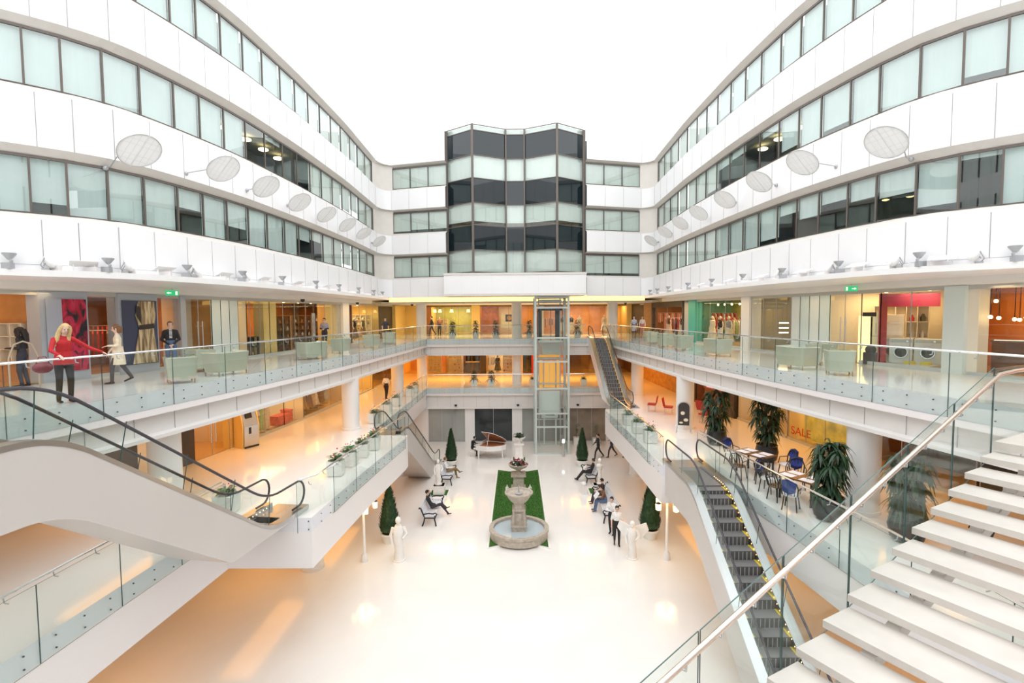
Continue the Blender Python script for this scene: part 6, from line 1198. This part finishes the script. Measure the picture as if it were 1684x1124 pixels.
        tb = wr + d * .03 + side_ * (-.03 * s); cap(tb, tb + (d * .6 - side_ * s * .8).normalized() * .055, .012, .009, 0, n=6)
        cap(hp, kn, (.092 if fem else .090), .062, 3); cap(kn, an, .064, .046, 3); cap(an + Vector((0, .03, -.04)), to, (.036, .034), (.040, .024), 4)
    o = g.build('tmp', 'skin', clean=False); rm = o.modifiers.new('r', 'REMESH'); rm.mode = 'VOXEL'; rm.voxel_size = vox; sm = o.modifiers.new('s', 'SMOOTH'); sm.factor = .5; sm.iterations = 2 if vox > .012 else 3
    dg = bpy.context.evaluated_depsgraph_get(); dg.update(); me = bpy.data.meshes.new_from_object(o.evaluated_get(dg)); bpy.data.objects.remove(o); me.name = 'body'; me.materials.clear()
    for q in LAB: me.materials.append(M[q])
    nf = len(me.polygons); c = np.empty(nf * 3, np.float32); me.polygons.foreach_get('center', c); c = c.reshape(-1, 3); best = np.full(nf, 9.0); lab = np.zeros(nf, np.int32)
    for p0, p1, r0, r1, lb in prim:
        d = p1 - p0; L2_ = max(1e-9, float(d @ d)); tt = np.clip((c - p0) @ d / L2_, 0, 1); dist = np.linalg.norm(c - (p0 + tt[:, None] * d), axis=1) - (r0 + (r1 - r0) * tt) - (.002 if lb in (5, 6) else 0)
        k = dist < best; best[k] = dist[k]; lab[k] = lb
    me.polygons.foreach_set('material_index', lab); me.polygons.foreach_set('use_smooth', [True] * nf); me.update()
    b = bpy.data.objects.new('body', me); COL.objects.link(b); b.parent = t; b.scale = (K, K, K)
    # hair
    hg = G(); rt = Vector((0, 0, 1)).rotation_difference(f).to_matrix(); hg.ell(hd + f * .022 - fw * .014, (.086, .106, .108), 18, 0, rt); cc = hd
    keep = [q for q in hg.f if not ((sum((Vector(hg.v[i]) - cc for i in q), Vector()) / len(q)).dot(fw) > .045 and (sum((Vector(hg.v[i]) - cc for i in q), Vector()) / len(q)).dot(f) < .062)]
    keep = [q for q in keep if (sum((Vector(hg.v[i]) - cc for i in q), Vector()) / len(q)).dot(f) > (-.05 if hairstyle == 'short' else -.2)]; hg.f = keep; hg.m = [0] * len(keep)
    if hairstyle == 'long':
        for s in (-1, 1): hg.tube([hd + sd * s * .075 + f * .05, hd + sd * s * .088 - f * .08, hd + sd * s * .10 - f * .22 + fw * .05, hd + sd * s * .10 - f * .36 + fw * .09], [.035, .045, .045, .012], 8)
        hg.tube([hd - fw * .08 + f * .04, hd - fw * .10 - f * .12, hd - fw * .10 - f * .34], [.07, .085, .05], 10)
        hg.tube([hd + sd * .04 + f * .09 + fw * .06, hd + sd * .085 + f * .0 + fw * .06, hd + sd * .095 - f * .14 + fw * .06], [.02, .03, .03], 8)
    elif hairstyle == 'bob': hg.tube([hd - fw * .05 + f * .05, hd - fw * .07 - f * .06, hd - fw * .05 - f * .14], [.08, .092, .06], 12)
    if hair:
        ho = hg.build('hair', hair, t, smooth=True, clean=False); ho.scale = (K, K, K)
    if extra: extra(t, J, K)
    return t
def paper_at(nm, t, p, rz, w=.34, hh=.24, tilt=.5, z=None):
    m = Matrix.Rotation(t.rotation_euler[2], 3, 'Z'); c = m @ Vector(p) + Vector(t.location); g = G(); g.ext([(-w / 2, 0, 0), (0, .02, 0), (0, .02 + hh * tilt, hh), (-w / 2, hh * tilt, hh)], (0, -.004, 0)); g.ext([(0, .02, 0), (w / 2, 0, 0), (w / 2, hh * tilt, hh), (0, .02 + hh * tilt, hh)], (0, -.004, 0)); o = g.build('newspaper', 'c_white'); o.location = c; o.rotation_euler = (0, 0, t.rotation_euler[2] + rz); return tag(o, nm, 'newspaper')
def coat(n, z0, z1, r0, r1, name='coat_skirt', sy=.78, flare=.0):
    def f(t, J, K): g = G(); g.lathe(0, 0, [(r0 * .98, z0), (r0, z0 - .06), ((r0 + r1) / 2, (z0 + z1) / 2), (r1, z1), (r1 * .9, z1 + .01)], 20, 0, 1.0, sy); o = g.build(name, n, t, smooth=True); o.scale = (K, K, K)
    return f
S_ = lambda t, s, l, sh, **k: dict(top=t, sleeve=s, legs=l, shoes=sh, **k)
# woman in red with both hands on the rail
rzw = rad(60); WX, WY = -10.42, 11.6
def tolocal(px, py, pz, K): v = Matrix.Rotation(-rzw, 3, 'Z') @ Vector((px - WX, py - WY, 0)); return (v.x / K, v.y / K, pz / K)
Kw = 1.83 / 1.72; ra = (-(EDG(11.12)) - .10, 11.12, 1.10); rb = (-(EDG(12.22)) - .10, 12.12, 1.10)
HL, HR = tolocal(*rb, Kw), tolocal(*ra, Kw)
def lerp3(a, b, t): return tuple(a[i] + (b[i] - a[i]) * t for i in range(3))
arms = dict(wrl=lerp3(HL, (.17, 0, 1.4), .10), wrr=lerp3(HR, (-.17, 0, 1.4), .10)); arms['ell'] = tuple(np.add(lerp3((.17, 0, 1.4), arms['wrl'], .5), (.03, .05, -.06))); arms['elr'] = tuple(np.add(lerp3((-.17, 0, 1.4), arms['wrr'], .5), (-.07, .05, -.08)))
Jw = JS(.04, .3, arms); Jw['head'] = (.03, -.06, 1.60)
wm = person('woman with long blond hair in red top and black trousers leaning on the rail', WX, WY, L2, rzw, Jw, S_('c_red', 'c_red', 'c_black', 'c_black', long=1), 'h_blond', 1.83, .011, coat('c_red', 1.12, .84, .145, .185, 'tunic_hem', .74), True, 'people on the upper gallery', 'long', True)
g = G(); c_ = Matrix.Rotation(rzw, 3, 'Z') @ Vector((-.42, -.16, 0)); hb = (WX + c_.x, WY + c_.y, L2 + .74); g.ell((0, 0, .12), (.19, .09, .13), 14); g.tube([(-.12, 0, .2), (-.06, 0, .36), (.06, 0, .36), (.12, 0, .2)], .012, 6); M['bag'] = mat('bag_leather', (.20, .02, .03), .35); o = g.build('handbag', 'bag', smooth=True); o.location = hb; o.rotation_euler = (0, 0, rzw); tag(o, 'dark red handbag hanging from the arm of the woman in red', 'handbag')
person('woman in long beige coat and dark boots walking left past the posters', -11.75, 14.9, L2, rad(-52), JS(.20, .1, dict(wrl=(.2, -.22, 1.12), ell=(.25, .0, 1.12))), S_('c_beige', 'c_beige', 'c_stock', 'c_black', long=1), 'h_brown', 1.74, .013, coat('c_beige', 1.08, .56, .165, .23), True, 'people on the upper gallery', 'bob')
person('man in dark jacket over striped shirt and jeans by the gold dress poster', -11.85, 17.35, L2, rad(38), JS(.05, 0, dict(wrl=(.05, -.2, .98), wrr=(-.05, -.2, .96), ell=(.24, .02, 1.12), elr=(-.24, .02, 1.12))), S_('c_black', 'c_black', 'c_denim', 'c_black'), 'h_brown', 1.80, .014, lambda t, J, K: [G().cbox((0, -.116, 1.24 + .045 * i), (.085, .012, .022)).build('shirt_stripe', 'c_white', t) for i in range(7)], False, 'people on the upper gallery')
person('woman with long dark hair in black inside the orange shop', -14.02, 14.3, L2, rad(-70), JS(.03, .1, dict(wrl=(.12, -.3, 1.12), wrr=(-.12, -.3, 1.12))), S_('c_black', 'c_black', 'c_dark', 'c_black'), 'h_dark', 1.70, .016, None, True, 'people on the upper gallery', 'long')
person('man in dark patterned jacket holding white paper before the shoe shop', -11.3, 29.9, L2, rad(10), JS(.04, 0, dict(wrl=(.06, -.28, 1.12), wrr=(-.06, -.28, 1.10))), S_('c_grey', 'c_dark', 'c_dark', 'c_black'), 'h_dark', 1.78, .02, None, False, 'people on the upper gallery')
person('person in dark top with bare arms near the back left corner', -9.7, 37.6, L2, rad(20), JS(.06), S_('c_dark', 'skin', 'c_dark', 'c_black'), 'h_dark', 1.72, .022, None, True, 'people on the upper gallery', 'bob')
person('person in black walking left before the green-walled back shop', -7.55, 45.3, L2, rad(-75), JS(.24), S_('c_black', 'c_black', 'c_black', 'c_black'), 'h_dark', 1.76, .024, None, False, 'people on the upper gallery')
person('person in dark red jacket standing before the green-walled back shop', -6.85, 45.2, L2, rad(10), JS(.05), S_('c_brown', 'c_brown', 'c_black', 'c_black'), 'h_brown', 1.72, .024, None, True, 'people on the upper gallery', 'bob')
person('woman in black and white print near the top of the far right escalator', 8.75, 38.2, L2, rad(-20), JS(.1), S_('c_grey', 'skin', 'c_black', 'c_black'), 'h_dark', 1.72, .024, coat('c_grey', 1.05, .6, .16, .2, 'skirt'), True, 'people on the upper gallery', 'bob')
person('person in white top by the dark doorway at the back right corner', 9.95, 40.6, L2, rad(-10), JS(.05), S_('c_white', 'c_white', 'c_pink', 'c_black'), 'h_brown', 1.68, .024, None, True, 'people on the upper gallery', 'bob')
person('person in white shirt and black trousers walking away on the left mezzanine', -8.95, 34.6, L1, rad(165), JS(.10), S_('c_white', 'skin', 'c_black', 'c_black'), 'h_brown', 1.74, .022, None, True, None, 'bob')
# ground floor
person('pianist in black bent over the keys of the white piano', -3.17, 36.01, .03, rad(66), JSIT(.48, .0, 0, dict(wrl=(.16, -.27, .86), wrr=(-.16, -.27, .86), ell=(.25, -.02, .82), elr=(-.25, -.02, .82), knl=(.11, -.33, .515), knr=(-.11, -.33, .515), anl=(.11, -.33, .09), anr=(-.11, -.33, .09), tol=(.12, -.48, .04), tor=(-.12, -.48, .04)), fwd=.10), S_('c_black', 'c_black', 'c_black', 'c_black'), 'h_dark', 1.75, .022)
person('man in black sprawling with crossed legs on the near left bench', -4.24, 25.05, .02, rad(95), JSIT(.445, .16, .75, dict(ell=(.36, .2, .92), wrl=(.50, .22, 1.02)), cross=True), S_('c_black', 'c_black', 'c_dark', 'c_black'), 'h_dark', 1.76, .02, None, False, 'people on the benches')
person('person in white shirt, dark vest and brown trousers on the far left bench', -4.22, 30.9, .02, rad(92), JSIT(.445, .12, .1, dict(wrl=(.06, -.2, .78), wrr=(-.08, -.2, .74)), cross=True), S_('c_white', 'c_white', 'c_khaki', 'c_brown'), 'h_brown', 1.74, .02, None, False, 'people on the benches')
pr = person('person in black suit stretching legs on the far right bench', 4.34, 30.5, .02, rad(-92), JSIT(.445, .12, .8), S_('c_black', 'c_black', 'c_black', 'c_black'), 'h_dark', 1.74, .02, None, False, 'people on the benches'); paper_at('white newspaper on the lap of the person on the far right bench', pr, (0, -.36, .72), 0, .4, .2, .9)
pr = person('person in dark coat at the far end of the near right bench', 4.44, 26.8, .02, rad(-85), JSIT(.445, .04, .2, fwd=.05), S_('c_black', 'c_black', 'c_dark', 'c_black'), 'h_dark', 1.72, .02, None, False, 'people on the benches')
pr = person('person in brown jacket and jeans reading in the middle of the near right bench', 4.42, 25.75, .02, rad(-85), JSIT(.445, -.02, .1, fwd=.14), S_('c_brown', 'c_brown', 'c_denim', 'c_black'), 'h_dark', 1.76, .02, None, False, 'people on the benches'); paper_at('white newspaper held by the person in brown jacket', pr, (0, -.50, .70), 0, .5, .28, .7)
person('man in white shirt and black trousers standing at the near end of the right bench', 4.32, 21.9, 0, rad(-8), JS(.06), S_('c_white', 'skin', 'c_black', 'c_black'), 'h_dark', 1.76, .018, None, False, 'men in white shirts by the right bench')
person('man in white shirt with hand at his chin behind the other white-shirted man', 4.3, 23.0, 0, rad(-30), JS(.05, 0, dict(ell=(.20, -.16, 1.16), wrl=(.05, -.2, 1.40), elr=(-.20, -.12, 1.12), wrr=(.05, -.22, 1.14))), S_('c_white', 'c_white', 'c_black', 'c_black'), 'h_dark', 1.76, .018, None, False, 'men in white shirts by the right bench')
person('man in dark suit striding left in front of the brown glass wall', 5.62, 35.2, 0, rad(-80), JS(.30, .1, dict(wrl=(.1, -.28, 1.15), ell=(.22, -.02, 1.12))), S_('c_black', 'c_black', 'c_black', 'c_black'), 'h_dark', 1.76, .02, None, False, 'people walking on the ground floor')
person('man in grey shirt and dark trousers walking left behind the dark-suited man', 6.62, 35.55, 0, rad(-80), JS(.30, .08, dict(wrr=(-.1, -.26, 1.12), elr=(-.22, -.02, 1.12))), S_('c_grey', 'c_grey', 'c_dark', 'c_black'), 'h_dark', 1.78, .02, None, False, 'people walking on the ground floor')
person('walker in dark trousers half hidden by the balcony, last of the three walkers', 7.75, 35.6, 0, rad(-80), JS(.28, .05), S_('c_grey', 'c_grey', 'c_dark', 'c_black'), 'h_dark', 1.76, .022, None, False, 'people walking on the ground floor')
